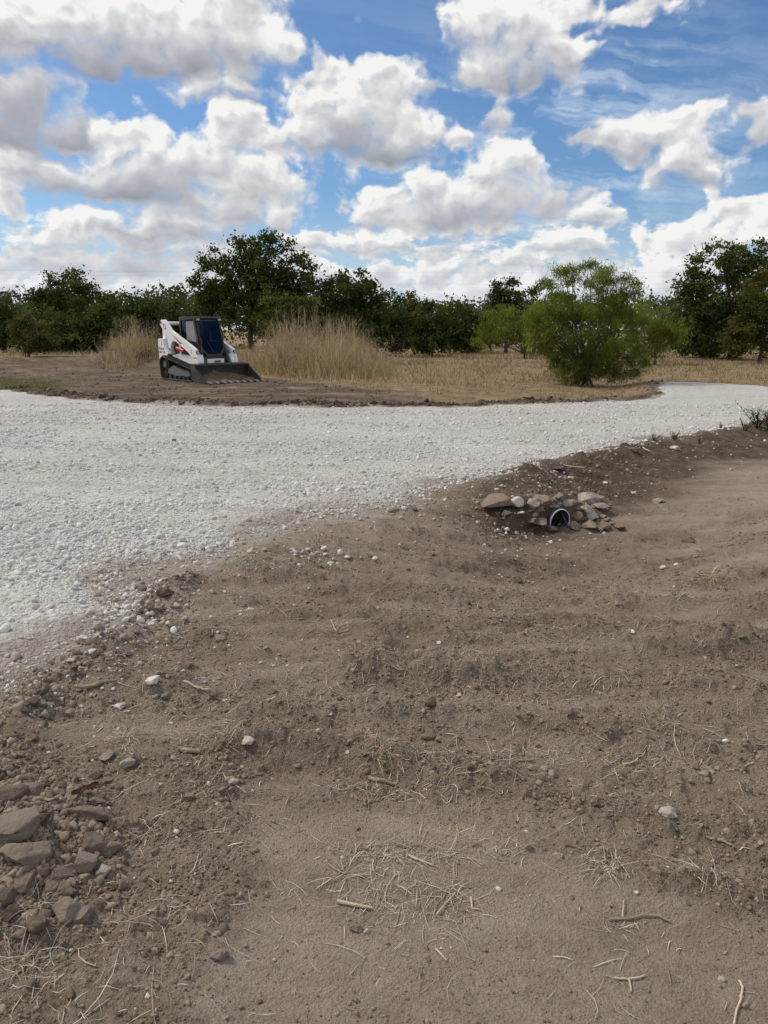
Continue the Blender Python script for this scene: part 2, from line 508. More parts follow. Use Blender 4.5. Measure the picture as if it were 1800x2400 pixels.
def base_height(x, y, sd=None):
    """ditch, bank, mounds: everything wider than a boot"""
    if sd is None:
        sd = road_sdf(x, y)
    s = -sd
    along = np.exp(-((x - CULV[0] - 0.1) / 2.3) ** 2)
    right = sstep(3.0, 6.5, x) * 0.35
    near = sstep(3.6, 5.6, y)
    ditch = -(0.27 * along + right * 0.35) * sstep(0.15, 1.35, s) * (1 - sstep(1.7, 4.2, s)) * near
    h = ditch
    # soil heaped over the end of the pipe, and a ridge along the gravel's near rim
    ca, cl = (x - CULV[0]) * HEAD.x + (y - CULV[1]) * HEAD.y, (x - CULV[0]) * HEAD.y - (y - CULV[1]) * HEAD.x
    h = h + 0.22 * sstep(-0.01, 0.09, ca) * (1 - sstep(0.45, 1.25, ca)) * np.exp(-(cl / 0.62) ** 2)
    h = h + 0.07 * np.exp(-((s - 0.22) / 0.22) ** 2) * sstep(0.7, 1.8, x) * (y < 14) * (0.6 + 1.2 * np.clip(fbm(x * 2.1, y * 2.1, 2, 73) + 0.3, 0, 1))
    # the pile of rubble by the left edge
    sp = poly_sdf(x, y, PILE)
    h = h + 0.09 * sstep(-0.12, 0.30, sp)
    # broken ridge of clods along the near-left rim of the gravel
    dl, _s = line_dist(x, y, LIP)
    h = h + 0.045 * np.exp(-(dl / 0.11) ** 2) * np.clip(0.5 + 1.8 * fbm(x * 2.6, y * 2.6, 2, 75), 0, 1.4)
    # ruts with thrown-up edges
    for P, wd, dp in RUTS:
        d, side = line_dist(x, y, P)
        q = d / (wd * (1 + 0.5 * fbm(x * 1.1, y * 1.1, 2, 83))) + 0.35 * fbm(x * 2.3, y * 2.3, 2, 87)
        dp = dp * 1.7 * np.clip(0.75 + 1.3 * fbm(x * 0.8, y * 0.8, 2, 89), 0.1, 1.4)
        h = h - dp * np.exp(-q * q) + dp * 0.8 * np.exp(-((q - 1.5) / 0.55) ** 2)
    # long shallow marks of the blade, nearly level across the field
    gy = y - 0.10 * x + 0.25 * fbm(x * 0.25, y * 0.25, 2, 95)
    fieldm = sstep(2.3, 3.2, y) * (1 - sstep(8.5, 10.5, y)) * sstep(-0.2, -0.6, sd)
    h = h + fieldm * (0.055 * fbm(x * 0.17, gy * 2.4, 3, 97, 0.6) + 0.020 * fbm(x * 0.35, gy * 8.0, 2, 99))
    # smooth lane is pressed in
    h = h - 0.025 * sstep(-0.1, 0.12, poly_sdf(x, y, SMOOTH_LANE))
    # spoil bank of dark soil along the far side of the gravel
    far = sstep(12, 15, y) * (1 - sstep(30, 40, y))
    h = h + far * 0.10 * np.exp(-((s - 0.30) / 0.30) ** 2) * (0.5 + 1.1 * np.clip(fbm(x * 0.8, y * 0.8, 3, 71) + 0.35, 0, 1)) * (x < 9) * (1 - 0.75 * sstep(4.5, 6.5, x))
    h = h + 0.62 * np.exp(-((x + 12.0) / 3.0) ** 2 - ((y - 35) / 1.3) ** 2) * (1 + 1.1 * fbm(x * 1.3, y * 1.3, 4, 5))
    h = h + 0.30 * np.exp(-((x + 19.5) / 3.0) ** 2 - ((y - 38) / 1.3) ** 2) * (1 + 1.1 * fbm(x * 1.1, y * 1.3, 4, 6))
    h = h + 0.10 * fbm(x * 0.16, y * 0.16, 2, 9) * sstep(14, 26, y)
    return h


def rough_at(x, y, sd=None):
    """0 rolled and dusty, 1 loose and cloddy"""
    r = 0.50 + 0.75 * fbm(x * 0.55, y * 1.5, 3, 31) + 0.35 * fbm(x * 2.2, y * 3.4, 2, 41)
    for P, k in ((SMOOTH_LANE, 1.0), (SMOOTH_R, 0.9), (RED_LANE, 0.8), (SMOOTH_M, 0.7)):
        r = r - k * sstep(-0.08, 0.14, poly_sdf(x, y, P) + 0.10 * fbm(x * 3, y * 3, 2, 51))
    r = r + 0.75 * sstep(-0.12, 0.12, poly_sdf(x, y, PILE))
    dl, _s = line_dist(x, y, LIP)
    r = r + 0.7 * np.exp(-(dl / 0.16) ** 2)
    if sd is None:
        sd = road_sdf(x, y)
    r = r + 0.55 * np.exp(-((-sd - 0.75) / 0.6) ** 2) * sstep(0.2, 1.4, x) * (y < 14)
    for P, wd, dp in RUTS:
        if dp >= 0.02:
            d, side = line_dist(x, y, P)
            r = r + 0.45 * np.exp(-((d / wd - 1.5) / 0.8) ** 2)
    return np.clip(r, 0.0, 1.0)


def fine_height(x, y, rough, dist):
    """clods and crumbs, fading out where the picture cannot show them"""
    h = 0.012 * fbm(x * 2.6, y * 2.6, 3, 3) * (0.4 + rough)
    w1, r1 = worley(x * 9 + 0.8 * pnoise(x * 6, y * 6, 2), y * 9 + 0.8 * pnoise(x * 6, y * 6, 4), 7)
    w2, r2 = worley(x * 22, y * 22, 13)
    w3, r3 = worley(x * 52, y * 52, 23)
    near = 1 - sstep(5, 10, dist)
    h = h + 0.05 * fbm(x * 1.1, y * 1.1, 4, 65) * sstep(14, 16, y) * rough
    vnear = 1 - sstep(2.5, 5, dist)
    h = h + rough * 0.034 * np.clip(1 - w1 / 0.55, 0, 1) ** 0.8 * (r1 > 0.45) * r1
    h = h + near * (0.16 + rough) * 0.015 * np.clip(1 - w2 / 0.55, 0, 1) ** 0.7 * (r2 > 0.35) * r2
    h = h + vnear * (0.35 + rough) * 0.0065 * np.clip(1 - w3 / 0.6, 0, 1) ** 0.7 * r3
    h = h + near * 0.006 * fbm(x * 10, y * 17, 4, 61, 0.6) * (0.5 + 0.7 * rough)
    return h


def H(x, y):
    x = np.atleast_1d(np.asarray(x, dtype=np.float64))
    y = np.atleast_1d(np.asarray(y, dtype=np.float64))
    sd = road_sdf(x, y)
    return base_height(x, y, sd) + fine_height(x, y, rough_at(x, y, sd) * sstep(0.3, -0.2, sd), np.hypot(x, y))


def road_lift(sd, x, y):
    ragged = sd + 0.16 * fbm(x * 1.7, y * 1.7, 4, 77)
    return -0.035 + 0.075 * sstep(-0.12, 0.35, ragged)


class HGrid:
    """heights looked up on a grid instead of worked out again for every point"""
    def __init__(s, x0, x1, y0, y1, step):
        s.x0, s.y0, s.step = x0, y0, step
        s.nx, s.ny = int((x1 - x0) / step) + 1, int((y1 - y0) / step) + 1
        gx, gy = np.meshgrid(x0 + np.arange(s.nx) * step, y0 + np.arange(s.ny) * step, indexing='ij')
        x, y = gx.ravel(), gy.ravel()
        sd = road_sdf(x, y)
        s.g = (H(x, y)).reshape(s.nx, s.ny)
        s.top = (s.g.ravel() + np.maximum(0, road_lift(sd, x, y))).reshape(s.nx, s.ny)

    def has(s, x, y):
        return (x > s.x0) & (x < s.x0 + (s.nx - 2) * s.step) & (y > s.y0) & (y < s.y0 + (s.ny - 2) * s.step)

    def look(s, x, y, top=False):
        fx, fy = (x - s.x0) / s.step, (y - s.y0) / s.step
        i, j = np.clip(fx.astype(int), 0, s.nx - 2), np.clip(fy.astype(int), 0, s.ny - 2)
        a, b = np.clip(fx - i, 0, 1), np.clip(fy - j, 0, 1)
        g = s.top if top else s.g
        return (g[i, j] * (1 - a) + g[i + 1, j] * a) * (1 - b) + (g[i, j + 1] * (1 - a) + g[i + 1, j + 1] * a) * b


GRIDS = [HGrid(-3.4, 3.4, 0.7, 5.2, 0.011), HGrid(-18, 22, 0.5, 30, 0.09)]


def HF(x, y, top=False):
    x = np.atleast_1d(np.asarray(x, dtype=np.float64)); y = np.atleast_1d(np.asarray(y, dtype=np.float64))
    r = GRIDS[1].look(x, y, top)
    k = GRIDS[0].has(x, y)
    if k.any():
        r[k] = GRIDS[0].look(x[k], y[k], top)
    return r


def H1(x, y):
    """ground or gravel, whichever is on top, at one point"""
    return float(HF(x, y, True)[0])


TT = np.geomspace(1.2, 60, 1500)


def at(u, v):
    """where the ray through a pixel of the photograph meets the land"""
    d = pix_dir(u, v)
    x, y, z = d.x * TT, d.y * TT, CAM_H + d.z * TT
    k = int(np.argmax(z <= HF(x, y, True)))
    t = float(TT[k])
    return d.x * t, d.y * t, t


def pipe_level():
    """height of the pipe's axis and its radius"""
    z = float(base_height(np.array([CULV[0] - 0.1 * HEAD.x]), np.array([CULV[1] - 0.1 * HEAD.y]))[0])
    rad = 30.0 * math.hypot(CULV[1], CAM_H) / FPX
    return z + 0.58 * rad, rad


# ------------------------------------------------------------------ ground sheet: fine in front, coarse to the horizon
def build_ground():
    # radii follow even steps of the view downwards, azimuths even steps across it
    vs = np.concatenate([np.linspace(2560, 960, 640), np.linspace(956, 800, 80)])
    ang = PITCH + np.arctan((vs - 1200) / FPX)
    rad = CAM_H / np.tan(ang)
    rad = np.concatenate([np.linspace(0.15, rad[0] * 0.97, 40), rad, rad[-1] * np.geomspace(1.06, 60, 34)])
    fine = np.radians(np.linspace(-33, 33, 680))
    side = np.radians(np.linspace(33, 327, 130))[1:-1]
    az = np.concatenate([fine, side])
    nr, na = len(rad), len(az)
    RR, AA = np.meshgrid(rad, az, indexing='ij')
    jr = np.random.default_rng(4)
    x = (RR * np.sin(AA)).ravel()
    y = (RR * np.cos(AA)).ravel()
    sd = road_sdf(x, y)
    dist = RR.ravel()
    rough = rough_at(x, y, sd)
    off = sstep(0.3, -0.2, sd)
    zb = base_height(x, y, sd)
    infront = (np.abs(np.arctan2(x, y)) < R(36)) & (dist < 30)
    zf = np.where(infront, fine_height(x, y, rough * off, dist), 0.0)
    z = zb + zf
    i, j = np.meshgrid(np.arange(nr - 1), np.arange(na), indexing='ij')
    j2 = (j + 1) % na
    F = np.stack([i * na + j, i * na + j2, (i + 1) * na + j2, (i + 1) * na + j], -1).reshape(-1, 4)[:, ::-1]
    V = np.stack([x, y, z], -1)
    # leave the culvert's mouth open: no ground inside the pipe
    ctr = V[F].mean(axis=1)
    ca = (ctr[:, 0] - CULV[0]) * HEAD.x + (ctr[:, 1] - CULV[1]) * HEAD.y
    cl = (ctr[:, 0] - CULV[0]) * HEAD.y - (ctr[:, 1] - CULV[1]) * HEAD.x
    zc, rad = pipe_level()
    inside = (ca > -0.02) & (ca < 0.5) & (cl ** 2 + (ctr[:, 2] - zc) ** 2 < (rad * 0.99) ** 2) & (ctr[:, 2] > zc - rad * 0.52)
    F = F[~inside]
    me = mesh_np('ground', V, F)
    smooth(me)
    set_attr(me, 'rough', rough)
    mixz = sd + 0.35 * fbm(x * 1.3, y * 1.3, 4, 15)
    leftish = sstep(1.2, -0.2, x)
    gm = sstep(-0.45 - 0.55 * leftish, 0.05, mixz) * (0.5 + 0.45 * leftish) * (y < 13) + sstep(-0.25, 0.1, mixz) * (y >= 13)
    set_attr(me, 'gravel_dust', np.clip(gm, 0, 1))
    bare = poly_sdf(x, y, BARE)
    beyond = sstep(13.5, 15.5, y) * sstep(0.0, -0.4, sd)
    gr = beyond * sstep(0.15, -0.7, bare + 1.0 * fbm(x * 0.7, y * 0.7, 4, 21))
    set_attr(me, 'grass', np.clip(gr, 0, 1))
    set_attr(me, 'green', np.clip(sstep(-0.5, 0.6, poly_sdf(x, y, GREEN) + 0.7 * fbm(x * 1.1, y * 1.1, 3, 25)), 0, 1))
    fresh = sstep(13.5, 15.5, y) * (1 - np.clip(gr, 0, 1)) + 1.35 * np.exp(-((-sd - 0.75) / 0.85) ** 2) * sstep(0.3, 1.6, x) * (y < 14)
    set_attr(me, 'fresh', np.clip(fresh * (0.95 + 0.9 * fbm(x * 0.5, y * 1.6, 4, 33)), 0, 1))
    set_attr(me, 'red', sstep(-0.3, 0.2, poly_sdf(x, y, RED_LANE) + 0.3 * fbm(x * 1.4, y * 2, 3, 29)))

    # the gravel: the same grid where the road lies, lifted, its rim diving under the soil
    lift = road_lift(sd, x, y)
    keep_v = sd > -0.6
    keep = keep_v[F].all(axis=1)
    Fr = F[keep]
    used = np.unique(Fr)
    remap = np.full(len(V), -1)
    remap[used] = np.arange(len(used))
    xr, yr = x[used], y[used]
    w, rr = worley(xr * 26, yr * 26, 43)
    near = 1 - sstep(6, 13, dist[used])
    zr = zb[used] + lift[used] + near * 0.010 * np.clip(1 - w / 0.6, 0, 1) * rr + 0.014 * fbm(xr * 0.9, yr * 1.6, 3, 19) * sstep(0.0, 0.8, sd[used])
    Vr = np.stack([xr, yr, zr], -1)
    mr = mesh_np('gravel_road', Vr, remap[Fr])
    smooth(mr)
    set_attr(mr, 'edge', np.clip(gmix_edge(xr, yr, sd[used]), 0, 1))
    return me, mr


def gmix_edge(x, y, sd):
    """how much brown soil is worked into the gravel: most along the near rim"""
    leftish = sstep(1.5, -0.5, x)
    e = 1 - sstep(-0.10, 0.28 + 0.40 * leftish, sd + 0.42 * fbm(x * 1.2, y * 1.2, 4, 15))
    return e * (y < 13.5)


ground_me, road_me = build_ground()


def new_mat(name):
    m = bpy.data.materials.new(name)
    m.use_nodes = True
    nt = NT(m.node_tree)
    nt.n.clear()
    out = nt.new('ShaderNodeOutputMaterial')
    b = nt.new('ShaderNodeBsdfPrincipled')
    b.inputs['Roughness'].default_value = 0.9
    b.inputs['Specular IOR Level'].default_value = 0.25
    nt.l.new(b.outputs[0], out.inputs[0])
    return m, nt, b


def soil_colour(N, pos, rough=None):
    """dry clay soil: dusty tan crust over browner crumbs"""
    n1 = N.noise(N.v('MULTIPLY', pos, (0.28, 1.0, 1.0)), 2.2, 6, 0.66)
    n2 = N.noise(N.v('MULTIPLY', pos, (0.6, 1.0, 1.0)), 11.0, 5, 0.66)
    n3 = N.noise(pos, 75.0, 5, 0.72)
    t = N.m('ADD', N.m('MULTIPLY', n1.outputs[0], 0.36), N.m('ADD', N.m('MULTIPLY', n2.outputs[0], 0.34), N.m('MULTIPLY', n3.outputs[0], 0.46)))
    t = N.m('SUBTRACT', t, 0.055)
    if rough is not None:
        t = N.m('SUBTRACT', t, N.m('MULTIPLY', N.m('SUBTRACT', rough, 0.40), 0.13))
    c = N.ramp(t, [(0.30, (.130, .094, .066)), (0.42, (.272, .212, .160)), (0.56, (.388, .315, .248)), (0.72, (.51, .427, .348))])
    return c, n2, n3


def mat_ground():
    m, N, b = new_mat('dry_soil')
    g = N.new('ShaderNodeNewGeometry')
    pos = g.outputs['Position']
    rough = N.attr('rough').outputs['Fac']
    c, n2, n3 = soil_colour(N, pos, rough)
    # freshly turned soil is darker than the dried crust
    fr = N.attr('fresh').outputs['Fac']
    nf = N.noise(pos, 5.0, 5, 0.7)
    dark = N.ramp(nf.outputs[0], [(0.34, (.052, .035, .023)), (0.52, (.112, .079, .054)), (0.70, (.205, .155, .112))])
    c = N.mix(N.m('MULTIPLY', fr, 0.9), c, dark)
    # pale grit and lime crumbs trodden into the soil
    v = N.voronoi(pos, 95.0, 'F1')
    grit = N.m('MULTIPLY', N.mrange(v.outputs['Distance'], 0.10, 0.22, 1, 0), N.m('GREATER_THAN', N.sep(v.outputs['Color'])[0], 0.86))
    c = N.mix(N.m('MULTIPLY', grit, 0.8), c, (.52, .48, .42))
    v2 = N.voronoi(pos, 28.0, 'F1')
    grit2 = N.m('MULTIPLY', N.mrange(v2.outputs['Distance'], 0.07, 0.13, 1, 0), N.m('GREATER_THAN', N.sep(v2.outputs['Color'])[1], 0.94))
    c = N.mix(N.m('MULTIPLY', grit2, 0.8), c, (.50, .47, .42))
    # reddish rolled lane
    red = N.attr('red').outputs['Fac']
    c = N.mix(N.m('MULTIPLY', red, 0.35), c, (.245, .170, .135))
    # lime dust near the gravel
    gd = N.attr('gravel_dust').outputs['Fac']
    spk = N.mrange(N.m('ADD', gd, N.m('MULTIPLY', N.m('SUBTRACT', n2.outputs[0], 0.5), 1.1)), 0.45, 1.05)
    c = N.mix(N.m('MULTIPLY', spk, 0.75), c, (.47, .43, .38))
    # stubble and thatch beyond the road
    gr = N.attr('grass').outputs['Fac']
    ng = N.noise(pos, 2.1, 6, 0.7)
    thatch = N.ramp(ng.outputs[0], [(0.3, (.16, .115, .066)), (0.5, (.28, .205, .122)), (0.72, (.40, .315, .20))])
    sk = N.noise(N.v('MULTIPLY', pos, (0.35, 0.8, 1.0)), 1.6, 7, 0.75)
    c = N.mix(N.m('MULTIPLY', N.mrange(sk.outputs[0], 0.54, 0.66, 0.0, 0.75), N.m('MULTIPLY', fr, N.mrange(N.sep(pos)[1], 17.5, 20.0))), c, thatch)
    c = N.mix(gr, c, thatch)
    gn = N.attr('green').outputs['Fac']
    c = N.mix(N.m('MULTIPLY', gn, N.mrange(ng.outputs[0], 0.35, 0.6, 0.35, 0.9)), c, (.10, .115, .045))
    N.l.new(c, b.inputs['Base Color'])
    b.inputs['Roughness'].default_value = 0.95
    b.inputs['Specular IOR Level'].default_value = 0.1
    nb = N.noise(pos, 210.0, 4, 0.75)
    vg = N.voronoi(pos, 120.0, 'F1')
    hsum = N.m('ADD', N.m('MULTIPLY', nb.outputs[0], 0.75), N.m('ADD', N.m('MULTIPLY', n3.outputs[0], 1.2), N.m('MULTIPLY', n2.outputs[0], 1.8)))
    hsum = N.m('SUBTRACT', hsum, N.m('MULTIPLY', vg.outputs['Distance'], 0.55))
    N.l.new(N.bump(hsum, 1.0, 0.016), b.inputs['Normal'])
    return m


def mat_road():
    m, N, b = new_mat('crushed_limestone')
    g = N.new('ShaderNodeNewGeometry')
    pos = g.outputs['Position']
    n1 = N.noise(pos, 0.55, 5, 0.6)
    n2 = N.noise(pos, 6.0, 5, 0.65)
    v = N.voronoi(pos, 24.0, 'F1', 2.0, 0.6)
    vc = N.voronoi(pos, 24.0, 'F1')
    t = N.m('ADD', N.m('MULTIPLY', n1.outputs[0], 0.40), N.m('ADD', N.m('MULTIPLY', n2.outputs[0], 0.34), N.m('MULTIPLY', N.sep(vc.outputs['Color'])[0], 0.26)))
    c = N.ramp(t, [(0.30, (.37, .355, .322)), (0.48, (.53, .515, .485)), (0.66, (.66, .65, .622))])
    ed = N.attr('edge').outputs['Fac']
    k = N.mrange(N.m('ADD', ed, N.m('MULTIPLY', N.m('SUBTRACT', n2.outputs[0], 0.5), 0.9)), 0.25, 0.95)
    c = N.mix(N.m('MULTIPLY', k, 0.85), c, (.30, .245, .20))
    # pale fines pressed into wheel tracks
    wt = N.noise(N.v('MULTIPLY', pos, (0.14, 1.0, 1.0)), 1.1, 4, 0.6)
    c = N.mix(N.mrange(wt.outputs[0], 0.50, 0.66, 0.0, 0.7), c, (.54, .515, .47))
    # dark soil tracked across in streaks
    st = N.noise(N.v('MULTIPLY', pos, (0.22, 1.5, 1.0)), 1.6, 5, 0.65)
    c = N.mix(N.mrange(st.outputs[0], 0.56, 0.74, 0.0, 0.6), c, (.33, .30, .27))
    N.l.new(c, b.inputs['Base Color'])
    hb = N.m('ADD', N.m('MULTIPLY', v.outputs['Distance'], -1.2), N.m('MULTIPLY', N.noise(pos, 60, 4, 0.7).outputs[0], 0.8))
    N.l.new(N.bump(hb, 0.9, 0.022), b.inputs['Normal'])
    return m


M_SOIL = mat_ground()
M_ROAD = mat_road()
ground = link('ground', ground_me, M_SOIL, kind='structure')
gravel_road = link('gravel_road', road_me, M_ROAD, kind='structure')

# ------------------------------------------------------------------ stones
rng = np.random.default_rng(11)


def ico(sub):
    bm = bmesh.new()
    bmesh.ops.create_icosphere(bm, subdivisions=sub, radius=1.0)
    V = np.array([v.co[:] for v in bm.verts])
    F = np.array([[v.index for v in f.verts] for f in bm.faces])
    bm.free()
    return V, F


ICO = {k: ico(k) for k in (1, 2, 3, 4)}


def n3(V, s, seed):
    """cheap 3D noise from three planes"""
    return (pnoise(V[:, 0] * s + 7.1, V[:, 1] * s + V[:, 2] * 0.7 * s, seed) + pnoise(V[:, 1] * s + 3.3, V[:, 2] * s - V[:, 0] * 0.6 * s, seed + 5)
            + pnoise(V[:, 2] * s + 1.9, V[:, 0] * s + V[:, 1] * 0.8 * s, seed + 9)) / 1.6


def rock_verts(seed, sub=3, cuts=9, ang=0.62, rough=0.10, crisp=False):
    V, F = ICO[sub]
    V = V.copy()
    g = np.random.default_rng(seed)
    for _ in range(cuts):
        n = g.normal(size=3)
        n /= np.linalg.norm(n)
        d = ang + g.random() * (0.34 if crisp else 0.28)
        over = np.clip(V @ n - d, 0, None)
        V -= over[:, None] * n
    V += V * (rough * 1.3 * n3(V, 1.6, seed))[:, None]
    V += V * (rough * 0.55 * n3(V, 4.7, seed + 3))[:, None]
    if sub >= 3:
        V += V * (rough * 0.55 * n3(V, 9.0, seed + 6))[:, None]
    V /= np.abs(V).max(axis=0)
    return V, F


def mat_stone(name, stops, scale=30.0, inst=False, bumpd=0.006, dust=None):
    """each stone a little different in tone; DUST = colour of soil clinging in patches"""
    m, N, b = new_mat(name)
    oi = N.new('ShaderNodeObjectInfo')
    tc = N.new('ShaderNodeTexCoord')
    pos = N.v('ADD', tc.outputs['Object'], N.xyz(N.m('MULTIPLY', oi.outputs['Random'], 37.0), N.m('MULTIPLY', oi.outputs['Random'], 91.0), 0.0))
    n1 = N.noise(pos, scale, 5, 0.62)
    n2 = N.noise(pos, scale * 5, 4, 0.65)
    t = N.m('ADD', N.m('MULTIPLY', oi.outputs['Random'], 0.40), N.m('ADD', N.m('MULTIPLY', n1.outputs[0], 0.42), N.m('MULTIPLY', n2.outputs[0], 0.24)))
    c = N.ramp(t, stops)
    if dust:
        nd = N.noise(pos, scale * 0.55, 4, 0.6)
        k = N.mrange(N.m('ADD', nd.outputs[0], N.m('MULTIPLY', N.m('SUBTRACT', oi.outputs['Random'], 0.5), 0.25)), 0.46, 0.62)
        c = N.mix(N.m('MULTIPLY', k, 0.85), c, dust)
    N.l.new(c, b.inputs['Base Color'])
    h = N.m('ADD', n1.outputs[0], N.m('MULTIPLY', n2.outputs[0], 0.5))
    N.l.new(N.bump(h, 0.8, bumpd), b.inputs['Normal'])
    return m


M_GRAVEL = mat_stone('limestone_gravel', [(0.28, (.36, .345, .315)), (0.5, (.54, .528, .50)), (0.75, (.70, .692, .67))], 1.2, bumpd=0.002)
M_GRAVEL_D = mat_stone('dusty_gravel', [(0.28, (.33, .28, .23)), (0.5, (.48, .435, .38)), (0.75, (.62, .585, .53))], 1.2, bumpd=0.002)
M_CLOD = mat_stone('soil_clods', [(0.28, (.105, .076, .054)), (0.5, (.200, .153, .116)), (0.75, (.31, .248, .195))], 1.4, bumpd=0.0015)
M_CLOD_D = mat_stone('spoil_soil', [(0.28, (.060, .042, .030)), (0.5, (.108, .080, .058)), (0.75, (.19, .15, .115))], 1.4, bumpd=0.003)
M_ROCK_B = mat_stone('brown_rock', [(0.28, (.095, .072, .055)), (0.5, (.170, .134, .106)), (0.75, (.27, .222, .18))], 9.0, bumpd=0.022, dust=(.20, .160, .126))
M_ROCK_D = mat_stone('dark_clod', [(0.28, (.080, .058, .043)), (0.5, (.135, .102, .077)), (0.75, (.21, .165, .13))], 13.0, bumpd=0.024, dust=(.20, .155, .118))
M_ROCK_W = mat_stone('pale_limestone', [(0.28, (.44, .39, .33)), (0.5, (.60, .55, .49)), (0.75, (.72, .69, .64))], 22.0, bumpd=0.006, dust=(.30, .245, .195))
M_ROCK_P = mat_stone('dusty_limestone', [(0.28, (.22, .18, .145)), (0.5, (.31, .265, .22)), (0.75, (.43, .385, .33))], 18.0, bumpd=0.008, dust=(.20, .16, .125))
M_ROCK_C = mat_stone('bank_rock', [(0.28, (.165, .125, .092)), (0.5, (.245, .190, .148)), (0.75, (.36, .295, .24))], 14.0, bumpd=0.008, dust=(.17, .128, .096))


def proto_objects(prefix, n, mat, sub, cuts, ang, rough, flat=0.8, facets=False):
    """unlinked source meshes for the scattered stuff"""
    c = bpy.data.collections.new(prefix)
    for k in range(n):
        V, F = rock_verts(500 + k * 7 + len(prefix), sub, cuts, ang, rough)
        V = V * np.array([1.0, 0.72 + 0.25 * ((k * 37) % 10) / 10, flat])
        me = mesh_np(prefix, V, F)
        if sub > 1 and not facets:
            smooth(me)
        me.materials.append(mat)
        o = bpy.data.objects.new(prefix, me)
        c.objects.link(o)
    return c


def scatter(name, pts, rots, scales, coll, label, cat=None):
    """one object of kind stuff: a mesh of points with a geometry-nodes instancer"""
    me = bpy.data.meshes.new(name)
    me.vertices.add(len(pts))
    me.vertices.foreach_set('co', np.ascontiguousarray(pts, dtype=np.float32).ravel())
    set_attr(me, 'rot', rots, 'POINT', 'FLOAT_VECTOR')
    set_attr(me, 'siz', scales)
    o = link(name, me, None, kind='stuff', label=label)
    ng = bpy.data.node_groups.new(name, 'GeometryNodeTree')
    ng.interface.new_socket('Geometry', in_out='INPUT', socket_type='NodeSocketGeometry')
    ng.interface.new_socket('Geometry', in_out='OUTPUT', socket_type='NodeSocketGeometry')
    nn = ng.nodes
    gi, go = nn.new('NodeGroupInput'), nn.new('NodeGroupOutput')
    ci = nn.new('GeometryNodeCollectionInfo')
    ci.inputs['Collection'].default_value = coll
    ci.inputs['Separate Children'].default_value = True
    ci.inputs['Reset Children'].default_value = True
    ip = nn.new('GeometryNodeInstanceOnPoints')
    ip.inputs['Pick Instance'].default_value = True
    ar = nn.new('GeometryNodeInputNamedAttribute'); ar.data_type = 'FLOAT_VECTOR'; ar.inputs['Name'].default_value = 'rot'
    asz = nn.new('GeometryNodeInputNamedAttribute'); asz.data_type = 'FLOAT'; asz.inputs['Name'].default_value = 'siz'
    e2r = nn.new('FunctionNodeEulerToRotation')
    L = ng.links.new
    L(gi.outputs[0], ip.inputs['Points'])
    L(ci.outputs[0], ip.inputs['Instance'])
    L(ar.outputs[0], e2r.inputs[0])
    L(e2r.outputs[0], ip.inputs['Rotation'])
    L(asz.outputs[0], ip.inputs['Scale'])
    L(ip.outputs[0], go.inputs[0])
    md = o.modifiers.new('scatter', 'NODES')
    md.node_group = ng
    return o


def rand_rots(n, tilt=0.5):
    return np.stack([rng.normal(0, tilt, n), rng.normal(0, tilt, n), rng.random(n) * 6.283], -1)


def wedge_points(n, r0, r1, a0=-36, a1=36, power=1.0):
    """random ground points in front, denser near: even in log distance"""
    t = rng.random(n)
    r = np.exp(np.log(r0) + (np.log(r1) - np.log(r0)) * t ** power)
    a = np.radians(a0 + (a1 - a0) * rng.random(n))
    return r * np.sin(a), r * np.cos(a)


